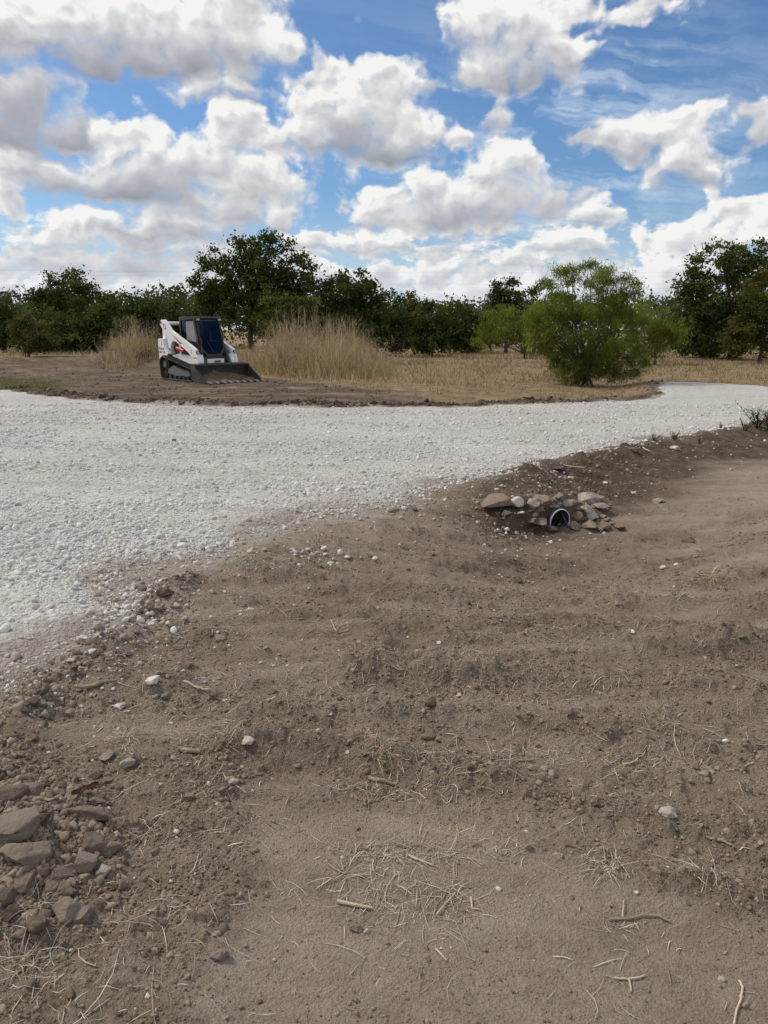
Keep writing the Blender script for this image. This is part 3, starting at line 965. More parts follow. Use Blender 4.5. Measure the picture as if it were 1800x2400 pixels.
# --- gravel on the road, thick near the camera's side, mixed with soil along the rim
def build_gravel():
    x, y = wedge_points(270000, 2.2, 18.0, -35, 35)
    sd = road_sdf(x, y)
    edge = gmix_edge(x, y, sd)
    d = np.hypot(x, y)
    patch = 0.55 + 1.5 * fbm(x * 0.28, y * 1.0, 3, 201)
    patch = patch - 0.55 * np.exp(-((y - 8.6 - 0.28 * x) / 0.55) ** 2) - 0.5 * np.exp(-((y - 11.6 - 0.20 * x) / 0.6) ** 2)
    keep = (sd > 0.02 + 0.15 * fbm(x * 1.7, y * 1.7, 3, 77)) & (rng.random(len(x)) < np.clip(patch, 0.10, 1) * (1 - 0.55 * edge))
    x, y, sd, d, edge = x[keep], y[keep], sd[keep], d[keep], edge[keep]
    siz = rng.lognormal(math.log(0.0068), 0.58, len(x)) * (1 + 0.022 * d)
    siz = np.clip(siz, 0.005, 0.042)
    z = base_height(x, y, sd) + road_lift(sd, x, y) + 0.014 * fbm(x * 0.9, y * 1.6, 3, 19) * sstep(0.0, 0.8, sd) + siz * 0.16
    pts = np.stack([x, y, z], -1)
    k = edge > 0.35 + 0.3 * rng.random(len(x))
    c1 = proto_objects('gravel_stone', 7, M_GRAVEL, 2, 9, 0.50, 0.20, 0.70)
    c2 = proto_objects('dusty_stone', 5, M_GRAVEL_D, 2, 9, 0.50, 0.20, 0.70)
    scatter('road_gravel', pts[~k], rand_rots((~k).sum()), siz[~k], c1, 'loose white crushed limestone covering the road')
    # stones that have rolled off onto the soil, and the brown ones of the rim
    x2, y2 = wedge_points(90000, 1.5, 14, -37, 37)
    sd2 = road_sdf(x2, y2)
    bank = np.exp(-((-sd2 - 0.6) / 0.9) ** 2) * sstep(0.3, 1.2, x2)
    pr = np.where(x2 < 0.9, np.exp(sd2 / 0.28) * 0.6, np.exp(sd2 / 0.20) * 0.45) + 0.11 * bank + 0.0016
    # pockets of pale stones
    for (u, v, rr, kk) in ((650, 1188, 0.16, 0.6), (700, 1190, 0.12, 0.4), (430, 1210, 0.2, 0.4), (1090, 1100, 0.35, 0.22)):
        gx, gy = flat_at(u * K, v * K)
        pr = pr + kk * np.exp(-((x2 - gx) ** 2 + (y2 - gy) ** 2) / rr ** 2)
    keep = (sd2 < 0.12) & (rng.random(len(x2)) < pr)
    x2, y2 = x2[keep], y2[keep]
    s2 = np.clip(rng.lognormal(math.log(0.0058), 0.6, len(x2)) * (1 + 0.06 * np.hypot(x2, y2)), 0.002, np.where(np.hypot(x2, y2) < 4.0, 0.011, 0.03))
    p2 = np.stack([x2, y2, HF(x2, y2, True) + s2 * 0.25], -1)
    pts2 = np.concatenate([pts[k], p2])
    ex, ey = [], []
    ne = np.array(near_edge)
    for (ax, ay), (bx, by) in zip(ne[:-1], ne[1:]):
        n = int(330 * math.hypot(bx - ax, by - ay))
        t = rng.random(n)
        ex.append(ax + (bx - ax) * t + rng.normal(0, 0.13, n)); ey.append(ay + (by - ay) * t + rng.normal(0, 0.13, n))
    ex, ey = np.concatenate(ex), np.concatenate(ey)
    kk = rng.random(len(ex)) < np.clip(0.35 + 1.6 * fbm(ex * 2.2, ey * 2.2, 3, 221), 0, 1)
    ex, ey = ex[kk], ey[kk]
    es = np.clip(rng.lognormal(math.log(0.0085), 0.5, len(ex)) * (1 + 0.03 * np.hypot(ex, ey)), 0.004, 0.03)
    scatter('rim_gravel', np.stack([ex, ey, HF(ex, ey, True) + es * 0.25], -1), rand_rots(len(ex)), es, c1, 'white stones spilling over the near rim of the gravel')
    scatter('dusty_gravel', pts2, rand_rots(len(pts2)), np.concatenate([siz[k], s2]), c2, 'soil-stained pale gravel strewn along the road edge')


build_gravel()


# --- crumbs and small clods of soil
def build_clods():
    x, y = wedge_points(330000, 1.15, 10.0, -36, 36)
    sd = road_sdf(x, y)
    rough = rough_at(x, y, sd)
    lump = np.clip(0.5 + 1.6 * fbm(x * 2.4, y * 2.4, 3, 301), 0, 1)
    pr = (0.12 + 0.62 * rough ** 1.6) * (0.3 + 0.7 * lump)
    pr = pr + 0.9 * sstep(-0.08, 0.15, poly_sdf(x, y, PILE))
    keep = (sd < -0.05) & (rng.random(len(x)) < pr * 0.85)
    x, y, rough = x[keep], y[keep], rough[keep]
    d = np.hypot(x, y)
    pile = sstep(-0.08, 0.15, poly_sdf(x, y, PILE))
    siz = np.clip(rng.lognormal(math.log(0.0025), 0.60, len(x)) * (0.7 + 0.6 * rough) * (1 + 0.07 * d) * (1 + 1.7 * pile * rng.random(len(x))), 0.0014, 0.022)
    bank = np.exp(-((-road_sdf(x, y) - 0.55) / 0.6) ** 2) * sstep(0.5, 1.6, x)
    dlip, _s = line_dist(x, y, LIP)
    bank = np.maximum(bank, 1.3 * np.exp(-(dlip / 0.14) ** 2))
    siz = np.clip(siz * (1 + 1.5 * bank * rng.random(len(x)) ** 2), 0.0014, 0.04)
    z = HF(x, y) + siz * 0.12
    c = proto_objects('soil_clod', 12, M_CLOD, 2, 13, 0.36, 0.34, 0.62, True)
    scatter('soil_crumbs', np.stack([x, y, z], -1), rand_rots(len(x)), siz, c, 'loose crumbs and clods of dry brown soil')
    # dark spoil thrown up along the far rim of the road
    x, y = [], []
    fe = np.array(far_edge)
    for (ax, ay), (bx, by) in zip(fe[:-1], fe[1:]):
        n = int(170 * math.hypot(bx - ax, by - ay))
        t = rng.random(n)
        x.append(ax + (bx - ax) * t + rng.normal(0, 0.22, n))
        y.append(ay + (by - ay) * t + np.abs(rng.normal(0.1, 0.30, n)))
    x, y = np.concatenate(x), np.concatenate(y)
    sd = road_sdf(x, y)
    k = (sd < 0.06) & (rng.random(len(x)) < (1 - 0.85 * sstep(3.5, 6.0, x)) * (0.2 + 0.8 * np.clip(fbm(x * 0.9, y * 0.9, 3, 71) + 0.3, 0, 1))) & (x < 10.5)
    x, y = x[k], y[k]
    siz = np.clip(rng.lognormal(math.log(0.028), 0.5, len(x)), 0.01, 0.09)
    z = base_height(x, y) + siz * 0.25
    xb, yb = wedge_points(26000, 16, 42, -32, 8)
    kb = (poly_sdf(xb, yb, BARE) > 0) & (road_sdf(xb, yb) < -0.1) & (rng.random(len(xb)) < np.clip(0.25 + 1.6 * fbm(xb * 0.8, yb * 0.8, 3, 307), 0, 1))
    xb, yb = xb[kb], yb[kb]
    sb = np.clip(rng.lognormal(math.log(0.016), 0.55, len(xb)), 0.006, 0.07)
    x, y, siz, z = np.concatenate([x, xb]), np.concatenate([y, yb]), np.concatenate([siz, sb]), np.concatenate([z, base_height(xb, yb) + sb * 0.2])
    c = proto_objects('spoil_clod', 6, M_CLOD_D, 2, 12, 0.38, 0.34, 0.62, True)
    scatter('spoil_clods', np.stack([x, y, z], -1), rand_rots(len(x)), siz, c, 'dark broken soil along the far edge of the gravel')


build_clods()


# --- straw and dead stems
def strips(name, P, W, up, mat, label, kind='stuff', tint=None, parent=None, taper=True):
    """P (n,k,3) centre lines, W (n,) half widths: three-sided tapering stems joined in one mesh"""
    n, k, _ = P.shape
    T = np.gradient(P, axis=1)
    T /= np.linalg.norm(T, axis=2, keepdims=True) + 1e-9
    ref = np.tile(np.array(up, dtype=float), (n, k, 1))
    A = np.cross(T, ref)
    A /= np.linalg.norm(A, axis=2, keepdims=True) + 1e-9
    B = np.cross(A, T)
    prof = (1 - 0.65 * np.abs(np.linspace(-0.55, 1, k))) if taper else np.ones(k)
    w = (W[:, None] * prof[None, :])[..., None]
    rings = [P + w * (math.cos(a) * A + math.sin(a) * B) for a in (0.5, 2.6, 4.7)]
    V = np.stack(rings, 2).reshape(-1, 3)
    idx = np.arange(n * k * 3).reshape(n, k, 3)
    F = []
    for q in range(3):
        q2 = (q + 1) % 3
        F.append(np.stack([idx[:, :-1, q], idx[:, :-1, q2], idx[:, 1:, q2], idx[:, 1:, q]], -1).reshape(-1, 4))
    me = mesh_np(name, V, np.concatenate(F))
    smooth(me)
    if tint is None:
        tint = rng.random(n)
    set_attr(me, 'tint', np.repeat(tint, k * 3))
    props = {}
    if kind:
        props['kind'] = kind
    if label:
        props['label'] = label
    return link(name, me, mat, parent, **props)


def mat_straw(name, stops):
    m, N, b = new_mat(name)
    t = N.attr('tint').outputs['Fac']
    g = N.new('ShaderNodeNewGeometry')
    n = N.noise(g.outputs['Position'], 60, 3, 0.6)
    c = N.ramp(N.m('ADD', N.m('MULTIPLY', t, 0.8), N.m('MULTIPLY', n.outputs[0], 0.2)), stops)
    N.l.new(c, b.inputs['Base Color'])
    b.inputs['Roughness'].default_value = 0.75
    return m


M_STRAW = mat_straw('straw', [(0.12, (.20, .155, .115)), (0.4, (.36, .30, .23)), (0.65, (.52, .455, .365)), (0.9, (.70, .64, .54))])
M_GOLD = mat_straw('golden_straw', [(0.1, (.34, .255, .16)), (0.5, (.52, .42, .28)), (0.9, (.70, .61, .46))])

STRAW_SPOTS = [  # u, v, radius u, radius v (1659 view), weight
    (900, 1830, 110, 22, 1.9), (800, 1920, 70, 26, 1.0), (970, 1915, 60, 40, 1.1), (880, 1960, 150, 40, .7), (780, 1830, 80, 22, 1.4), (960, 1930, 40, 40, 1.6), (1090, 1830, 40, 14, 1.2),
    (1310, 1880, 50, 16, 1.5), (1520, 1885, 55, 24, 1.5), (1350, 1985, 60, 20, .8), (850, 1700, 120, 24, 1.3), (1040, 1640, 180, 22, 1.5),
    (1350, 1640, 200, 30, 1.2), (1000, 1500, 300, 40, 1.0), (700, 1490, 140, 30, 1.1), (850, 1440, 300, 40, .8), (1250, 1240, 120, 26, 1.2),
    (1100, 1390, 240, 26, .8), (880, 1300, 260, 30, .8), (500, 1350, 120, 26, 1.2), (560, 1215, 70, 16, 2.4), (730, 1195, 150, 22, 1.6), (350, 1250, 150, 34, .8),
    (250, 1560, 130, 40, 1.0), (450, 1600, 90, 30, 1.2), (100, 1480, 120, 40, 1.4), (330, 1800, 60, 40, .7), (320, 1980, 70, 30, .8), (60, 1990, 60, 60, .9),
    (90, 2090, 60, 50, .9), (420, 1700, 60, 40, .6), (1600, 1280, 100, 60, .7), (1200, 1480, 120, 30, .8), (1500, 1560, 160, 30, .5),
]


def straw_lines(n, x, y, length, lift, k=5, curl=0.5, stand=0.0):
    a = rng.random(n) * 6.283
    bend = rng.normal(0, curl, n)
    s = np.linspace(-0.5, 0.5, k)
    ang = a[:, None] + bend[:, None] * s[None, :] * 2
    step = length[:, None] / (k - 1)
    dx = np.concatenate([np.zeros((n, 1)), np.cumsum(np.cos(ang[:, 1:]) * step, 1)], 1)
    dy = np.concatenate([np.zeros((n, 1)), np.cumsum(np.sin(ang[:, 1:]) * step, 1)], 1)
    X, Y = x[:, None] + dx, y[:, None] + dy
    Z = HF(X.ravel(), Y.ravel()).reshape(n, k)
    # a stem bridges the hollows: hold it near the highest ground it crosses
    zl = np.maximum(Z, (Z.max(1, keepdims=True) - 0.012 - 0.02 * rng.random((n, 1))))
    tl = rng.random((n, 1)) * lift[:, None] * (s[None, :] + 0.5) + np.abs(rng.normal(0, stand, (n, 1))) * (s[None, :] + 0.5) * length[:, None]
    return np.stack([X, Y, zl + 0.002 + tl], -1)


def build_straw():
    xs, ys, wt = [], [], []
    tot = sum(r[2] * r[3] ** 0.5 * r[4] for r in STRAW_SPOTS)
    for (u, v, ru, rv, w) in STRAW_SPOTS:
        n = int(5600 * ru * rv ** 0.5 * w / tot)
        uu, vv = rng.normal(u, ru * 0.62, n), rng.normal(v, rv * 0.62, n)
        q = np.array([flat_at(a * K, b * K) for a, b in zip(uu, vv)])
        xs.append(q[:, 0]); ys.append(q[:, 1])
    x0, y0 = wedge_points(12000, 1.2, 11, -36, 36, 0.8)
    k = rng.random(12000) < 0.25 + 0.75 * rough_at(x0, y0)
    xs.append(x0[k]); ys.append(y0[k])
    x, y = np.concatenate(xs), np.concatenate(ys)
    k = road_sdf(x, y) < 0.0
    x, y = x[k], y[k]
    n = len(x)
    d = np.hypot(x, y)
    ln = np.clip(rng.lognormal(math.log(0.028), 0.66, n), 0.008, 0.20) * (1 + 0.05 * d)
    w = np.clip(rng.lognormal(math.log(0.00075), 0.42, n), 0.0004, 0.0026) * (1 + 0.10 * d)
    P = straw_lines(n, x, y, ln, 0.012 * rng.random(n), 4, 0.32, 0.03)
    strips('straw_litter', P, w, (0, 0, 1), M_STRAW, 'bits of dead grass stems scattered over the soil')


build_straw()


def straw_tuft(u, v, n, rad, ln, label, mat, name='straw_tuft', stand=0.25, wd=0.0014, group='dead grass tufts on the soil'):
    """stems springing from one torn-up root: a thing"""
    x0, y0, t = at(u * K, v * K)
    a = rng.random(n) * 6.283
    L_ = ln * (0.35 + 0.65 * rng.random(n))
    k = 6
    s = np.linspace(0, 1, k)
    bx, by = x0 + rng.normal(0, rad, n), y0 + rng.normal(0, rad, n)
    bend = rng.normal(0, 0.4, n)
    ang = a[:, None] + bend[:, None] * s[None]
    X = bx[:, None] + np.cumsum(np.cos(ang) * L_[:, None] / k, 1)
    Y = by[:, None] + np.cumsum(np.sin(ang) * L_[:, None] / k, 1)
    el = np.abs(rng.normal(stand, 0.3, n))
    Z = HF(X.ravel(), Y.ravel()).reshape(n, k) + 0.003 + (L_ * el)[:, None] * (s - 0.45 * s ** 2 * 1.5)[None]
    o = strips(name, np.stack([X, Y, Z], -1), np.full(n, wd * 0.72) * (0.6 + 0.8 * rng.random(n)), (0, 0, 1), mat, label, kind=None)
    o['category'] = 'straw'
    o['group'] = group
    return o

# ------------------------------------------------------------------ single rocks, one object each
def rock(u, v, w, h, mat, label, seed, group=None, name='rock', cat='rock', flat=None, yaw=None, tilt=(0.0, 0.0), cuts=9, ang=0.60, rough=0.10, sink=0.28, src=True, dz=0.0):
    """u, v: middle of the rock in the 1800 px photograph; w, h: its size there"""
    x, y, t = at(u, v + h * 0.30)
    g = random.Random(seed)
    px = t / FPX
    W = w * px
    grazing = CAM_H / max(t, 0.1)
    # seen height mixes depth and height
    Z = flat * W if flat else min(0.75 * W, max(0.30 * W, h * px * 0.75))
    D = min(1.15 * W, max(0.45 * W, (h * px - Z * 0.55) / max(grazing, 0.25)))
    V, F = rock_verts(seed, 4 if w > 26 else 3, cuts + 5, ang - 0.16, rough * 0.8, True)
    V = V * np.array([W / 2, D / 2, Z / 2])
    me = smooth(mesh_np(name, V, F))
    o = link(name, me, mat, label=label, category=cat)
    if group:
        o['group'] = group
    zg = H1(x, y)
    o.location = (x, y, zg + Z * (0.5 - sink) + dz)
    o.rotation_euler = (tilt[0], tilt[1], yaw if yaw is not None else g.uniform(-0.35, 0.35))
    return o


PG = 'rocks in the rubble pile by the lower left corner'
pile = [  # u, v, w, h, material, label, yaw, tilt
    (23, 1858, 66, 66, M_ROCK_D, 'dark rounded soil clod at the left edge, uppermost in the rubble pile', .2, (0, 0)),
    (70, 1845, 76, 42, M_ROCK_D, 'wide dark rock behind the big slab in the rubble pile', -.1, (0, .1)),
    (43, 1930, 118, 100, M_ROCK_B, 'largest long pale-brown slab in the rubble pile, tilted up to the right', .55, (.25, -.25)),
    (92, 1921, 46, 50, M_ROCK_D, 'dark knob of soil against the right end of the largest slab', .3, (0, 0)),
    (68, 1992, 112, 74, M_ROCK_B, 'broad flat slab just in front of the largest slab', .35, (.2, -.1)),
    (199, 1899, 118, 46, M_ROCK_B, 'low long brown rock half buried right of the largest slab', -.05, (.1, .05)),
    (215, 1973, 64, 56, M_ROCK_B, 'blocky brown rock touching the pointed wedge on its right', .1, (0, 0)),
    (265, 1981, 46, 46, M_ROCK_B, 'pointed wedge-shaped rock at the right end of the rubble pile', -.4, (.1, -.2)),
    (194, 2014, 60, 50, M_ROCK_B, 'squarish brown rock below the blocky pair of rocks', .25, (.1, 0)),
    (140, 2046, 54, 42, M_ROCK_B, 'lumpy brown rock with a small white chip on top', .4, (0, .1)),
    (54, 2066, 68, 50, M_ROCK_B, 'smooth oblong light-brown rock near the left edge', .5, (.2, -.15)),
    (149, 2082, 45, 34, M_ROCK_D, 'dark jagged rock under the lumpy one in the pile', .1, (0, 0)),
    (158, 2129, 58, 56, M_ROCK_B, 'flat-topped rock standing upright at the pile foot, left of a pair', .6, (.3, -.1)),
    (192, 2138, 42, 46, M_ROCK_B, 'narrower rock leaning on the flat-topped one at the pile foot', .6, (.3, -.1)),
    (25, 2130, 46, 46, M_ROCK_D, 'rounded dark rock low at the left edge beneath a hollow', .1, (0, 0)),
    (84, 2161, 40, 54, M_ROCK_D, 'egg-shaped dark rock above a dark hollow at the pile foot', 1.2, (0, 0)),
    (15, 2098, 40, 42, M_ROCK_D, 'dark clod cut by the left picture edge above the rounded rock', .1, (0, 0)),
    (54, 2190, 34, 28, M_ROCK_D, 'small dark rock lowest in the rubble pile', .3, (0, 0)),
    (120, 2073, 32, 34, M_ROCK_B, 'small upright brown rock between the oblong and the jagged rock', .9, (0, 0)),
    (245, 2039, 32, 32, M_ROCK_P, 'rounded pale rock with an orange tinge in the pile', .1, (0, 0)),
    (203, 2059, 28, 25, M_ROCK_B, 'small round brown stone left of the pale rock', .1, (0, 0)),
    (88, 1872, 22, 18, M_ROCK_P, 'little round pale stone perched on the tip of the largest slab', .1, (0, 0)),
    (253, 1768, 34, 30, M_ROCK_P, 'pale speckled stone above the rubble pile, left of its twin', .1, (0, 0)),
    (303, 1788, 38, 28, M_ROCK_P, 'pale speckled stone above the rubble pile, right of its twin', .3, (0, 0)),
    (226, 1840, 32, 20, M_ROCK_D, 'dark flat stone, lower of the dark cluster above the long brown rock', .1, (0, 0)),
    (228, 1817, 32, 22, M_ROCK_D, 'dark wedge stone at the top of the dark cluster', .7, (0, 0)),
    (251, 1829, 28, 20, M_ROCK_D, 'small dark stone in the middle of the dark cluster', .1, (0, 0)),
    (276, 1841, 34, 18, M_ROCK_D, 'flat dark stone at the right end of the dark cluster', -.1, (0, 0)),
    (228, 1875, 42, 18, M_ROCK_D, 'dark elongated stone beside the curled dead leaf', 0, (0, 0)),
    (286, 2151, 28, 24, M_ROCK_B, 'lone brown stone right of the rubble pile foot', .2, (0, 0)),
    (118, 1862, 24, 26, M_ROCK_D, 'dark upright stone right of the wide dark rock', .2, (0, 0)),
    (145, 1857, 24, 24, M_ROCK_D, 'dark round stone behind the long brown rock', .2, (0, 0)),
    (163, 1938, 20, 18, M_ROCK_B, 'small brown stone under the long brown rock', .2, (0, 0)),
    (105, 2040, 24, 20, M_ROCK_D, 'small dark stone between slab and lumpy rock', .2, (0, 0)),
    (245, 1914, 22, 18, M_ROCK_P, 'pale pebble at the right tip of the long brown rock', .2, (0, 0)),
]
for i, (u, v, w, h, m_, lab, yw, tl) in enumerate(pile):
    rock(u, v, w, h, m_, lab, 900 + i * 3, PG, yaw=yw, tilt=tl, cuts=10 if w > 40 else 7, ang=0.60 if w > 40 else 0.66, rough=0.15, sink=0.30)

SG = 'stones lying singly on the bare soil'
single = [
    (386, 1385, 40, 40, M_ROCK_D, 'dark upright clod at the edge of the gravel, left of the dirt field'),
    (335, 1377, 30, 18, M_ROCK_D, 'dark low clod beside the upright clod near the gravel'),
    (338, 1397, 17, 13, M_ROCK_W, 'small white stone under the upright dark clod'),
    (359, 1594, 34, 26, M_ROCK_W, 'white stone above the bent stick, largest on the left of the field'),
    (278, 1653, 34, 19, M_ROCK_W, 'oblong white stone below the long straight stick'),
    (580, 1735, 34, 28, M_ROCK_W, 'bright white stone left of centre near the short cut stick'),
    (74, 1642, 36, 26, M_ROCK_D, 'round dark clod left of the long straight stick'),
    (97, 1651, 25, 17, M_ROCK_D, 'smaller dark clod touching the round dark clod'),
    (515, 1495, 36, 24, M_ROCK_B, 'brown lump half sunk in the soil left of centre'),
    (418, 1514, 34, 17, M_ROCK_B, 'low flat brown lump under the gravel edge'),
    (390, 1630, 22, 19, M_ROCK_B, 'small round clod below the bent stick'),
    (500, 1630, 20, 18, M_ROCK_B, 'small round clod at the right end of the bent stick'),
    (641, 1617, 28, 32, M_ROCK_B, 'pointed brown stone standing near the picture centre'),
    (171, 1566, 24, 17, M_ROCK_D, 'dark stone just below a white stone by the gravel'),
    (196, 1503, 34, 20, M_ROCK_D, 'dark flat clod at the gravel rim far left'),
    (171, 1547, 26, 15, M_ROCK_W, 'white stone among clods at the gravel rim'),
    (215, 1528, 20, 14, M_ROCK_W, 'small white stone right of the rim clods'),
    (392, 1459, 14, 11, M_ROCK_W, 'tiny bright stone under the gravel edge'),
    (298, 1530, 22, 15, M_ROCK_B, 'brown clod amid dark crumbs under the gravel'),
    (168, 1668, 20, 20, M_ROCK_P, 'pale brown stone below the long straight stick'),
    (1012, 1644, 34, 22, M_ROCK_D, 'dark slate-like stone near the middle of the field'),
    (1074, 1630, 20, 12, M_ROCK_W, 'white oval pebble right of the dark slate-like stone'),
    (1030, 1504, 13, 11, M_ROCK_W, 'white round pebble above the middle of the field'),
    (828, 1570, 14, 11, M_ROCK_W, 'white pebble left of the middle of the field'),
    (774, 1673, 15, 13, M_ROCK_W, 'white angular pebble left of the rut near the middle'),
    (893, 1586, 16, 12, M_ROCK_P, 'tan pebble near the middle of the field'),
    (755, 1622, 18, 12, M_ROCK_B, 'brown stone left of the tan pebble'),
    (1000, 1722, 38, 20, M_ROCK_B, 'brown lump sunk in the rut below the dark slate-like stone'),
    (1567, 1901, 38, 32, M_ROCK_W, 'pale angular limestone alone on the right of the field'),
    (1310, 2007, 28, 20, M_ROCK_P, 'pale lump of limestone below the rut on the right'),
    (1703, 1736, 18, 11, M_ROCK_W, 'bright flat pebble near the right edge'),
    (1685, 1739, 13, 10, M_ROCK_P, 'pale pebble touching the bright flat pebble at the right'),
    (1554, 1329, 15, 14, M_ROCK_W, 'round white stone below the culvert, right side'),
    (1614, 1264, 30, 19, M_ROCK_B, 'round brown boulder in the soil right of the culvert'),
    (1586, 1388, 24, 17, M_ROCK_D, 'dark clod above the reddish rut, left of a pair'),
    (1606, 1395, 18, 14, M_ROCK_D, 'dark clod above the reddish rut, right of a pair'),
    (1482, 1481, 17, 11, M_ROCK_W, 'pale stone under the reddish rut'),
    (1740, 1495, 22, 12, M_ROCK_D, 'dark lump near the right edge under the reddish rut'),
    (1233, 1948, 14, 11, M_ROCK_W, 'white oval pebble left of the pale lump of limestone'),
    (1330, 1980, 20, 14, M_ROCK_B, 'brown stone just above the pale lump of limestone'),
    (1245, 1800, 18, 14, M_ROCK_B, 'brown stone at the left end of the row of stones on the rut'),
    (1276, 1800, 18, 15, M_ROCK_P, 'tan stone second in the row of stones on the rut'),
    (1590, 1800, 18, 17, M_ROCK_B, 'brown stone at the right part of the row on the rut'),
    (1592, 1832, 16, 12, M_ROCK_B, 'small brown stone just below the row on the rut'),
    (1630, 1797, 16, 20, M_ROCK_B, 'tall brown stone in the row on the rut'),
    (1680, 1800, 15, 13, M_ROCK_P, 'tan round stone at the right end of the row on the rut'),
    (1658, 1826, 18, 13, M_ROCK_B, 'dark brown stone under the right end of the row'),
    (1340, 1826, 18, 11, M_ROCK_P, 'reddish-tan flat stone under the row on the rut'),
    (698, 1795, 20, 16, M_ROCK_B, 'brown stone at the upper edge of the rolled smooth lane'),
    (856, 1764, 18, 18, M_ROCK_B, 'brown round stone beside the small upright grass tuft'),
    (813, 1764, 13, 11, M_ROCK_W, 'white pebble left of the small upright grass tuft'),
    (640, 1738, 18, 12, M_ROCK_B, 'brown stone right of the bright white stone'),
    (545, 1828, 28, 22, M_ROCK_P, 'pale brown clod at the left end of the rolled smooth lane'),
    (440, 1867, 34, 20, M_ROCK_B, 'dark brown clod right of the rubble pile top'),
    (855, 1990, 38, 17, M_ROCK_B, 'flat brown stone among the large straw patch'),
    (852, 2053, 15, 15, M_ROCK_P, 'round tan pebble in the large straw patch'),
    (835, 2175, 30, 20, M_ROCK_B, 'flat half-buried stone below the large straw patch'),
    (790, 1991, 13, 10, M_ROCK_P, 'tan pebble at the left of the large straw patch'),
    (408, 1031 * 1.0, 11, 9, M_ROCK_D, 'small dark stone alone on the white gravel'),
    (540, 951, 13, 10, M_ROCK_D, 'dark clod at the far rim of the gravel below the loader bucket'),
    (517, 2232, 40, 34, M_ROCK_B, 'squared brown clod in a dug notch at the bottom left of the smooth lane'),
    (790, 2376, 10, 10, M_ROCK_W, 'white pebble at the bottom picture edge'),
    (520, 1190 * K, 12, 9, M_ROCK_W, 'white stone on the soil-stained gravel'),
    (1090, 1204, 20, 13, M_ROCK_B, 'brown clod left of the culvert rocks'),
    (925, 1195, 36, 14, M_ROCK_B, 'brown lump on the bank left of the culvert'),
    (968, 1190, 26, 14, M_ROCK_B, 'brown lump beside another on the bank left of the culvert'),
]
for i, (u, v, w, h, m_, lab) in enumerate(single):
    rock(u, v, w, h, m_, lab, 1500 + i * 3, SG, cuts=8, ang=0.62, rough=0.15, sink=0.32)

# clusters of pale stones beside the dug edge left of centre
HG = 'white stones in the little hollow'
HLAB = ['leftmost round white stone in the little hollow left of centre', 'tall white stone, middle of the little hollow', 'white stone right of the tall one in the hollow', 'white stone at the right lip of the hollow',
        'flat white stone lowest in the little hollow', 'small white stone under the right lip of the hollow', 'broad white stone alone right of the hollow', 'rounded white stone farthest right of the hollow row']
for i, (u, v, w, h) in enumerate([(686, 1287, 16, 17), (710, 1291, 14, 19), (722, 1288, 15, 12), (764, 1299, 13, 10), (690, 1300, 18, 8), (735, 1301, 12, 9), (818, 1306, 22, 10), (879, 1309, 15, 13)]):
    rock(u, v, w, h, M_ROCK_W, HLAB[i], 2200 + i, HG, cuts=6, sink=0.2)

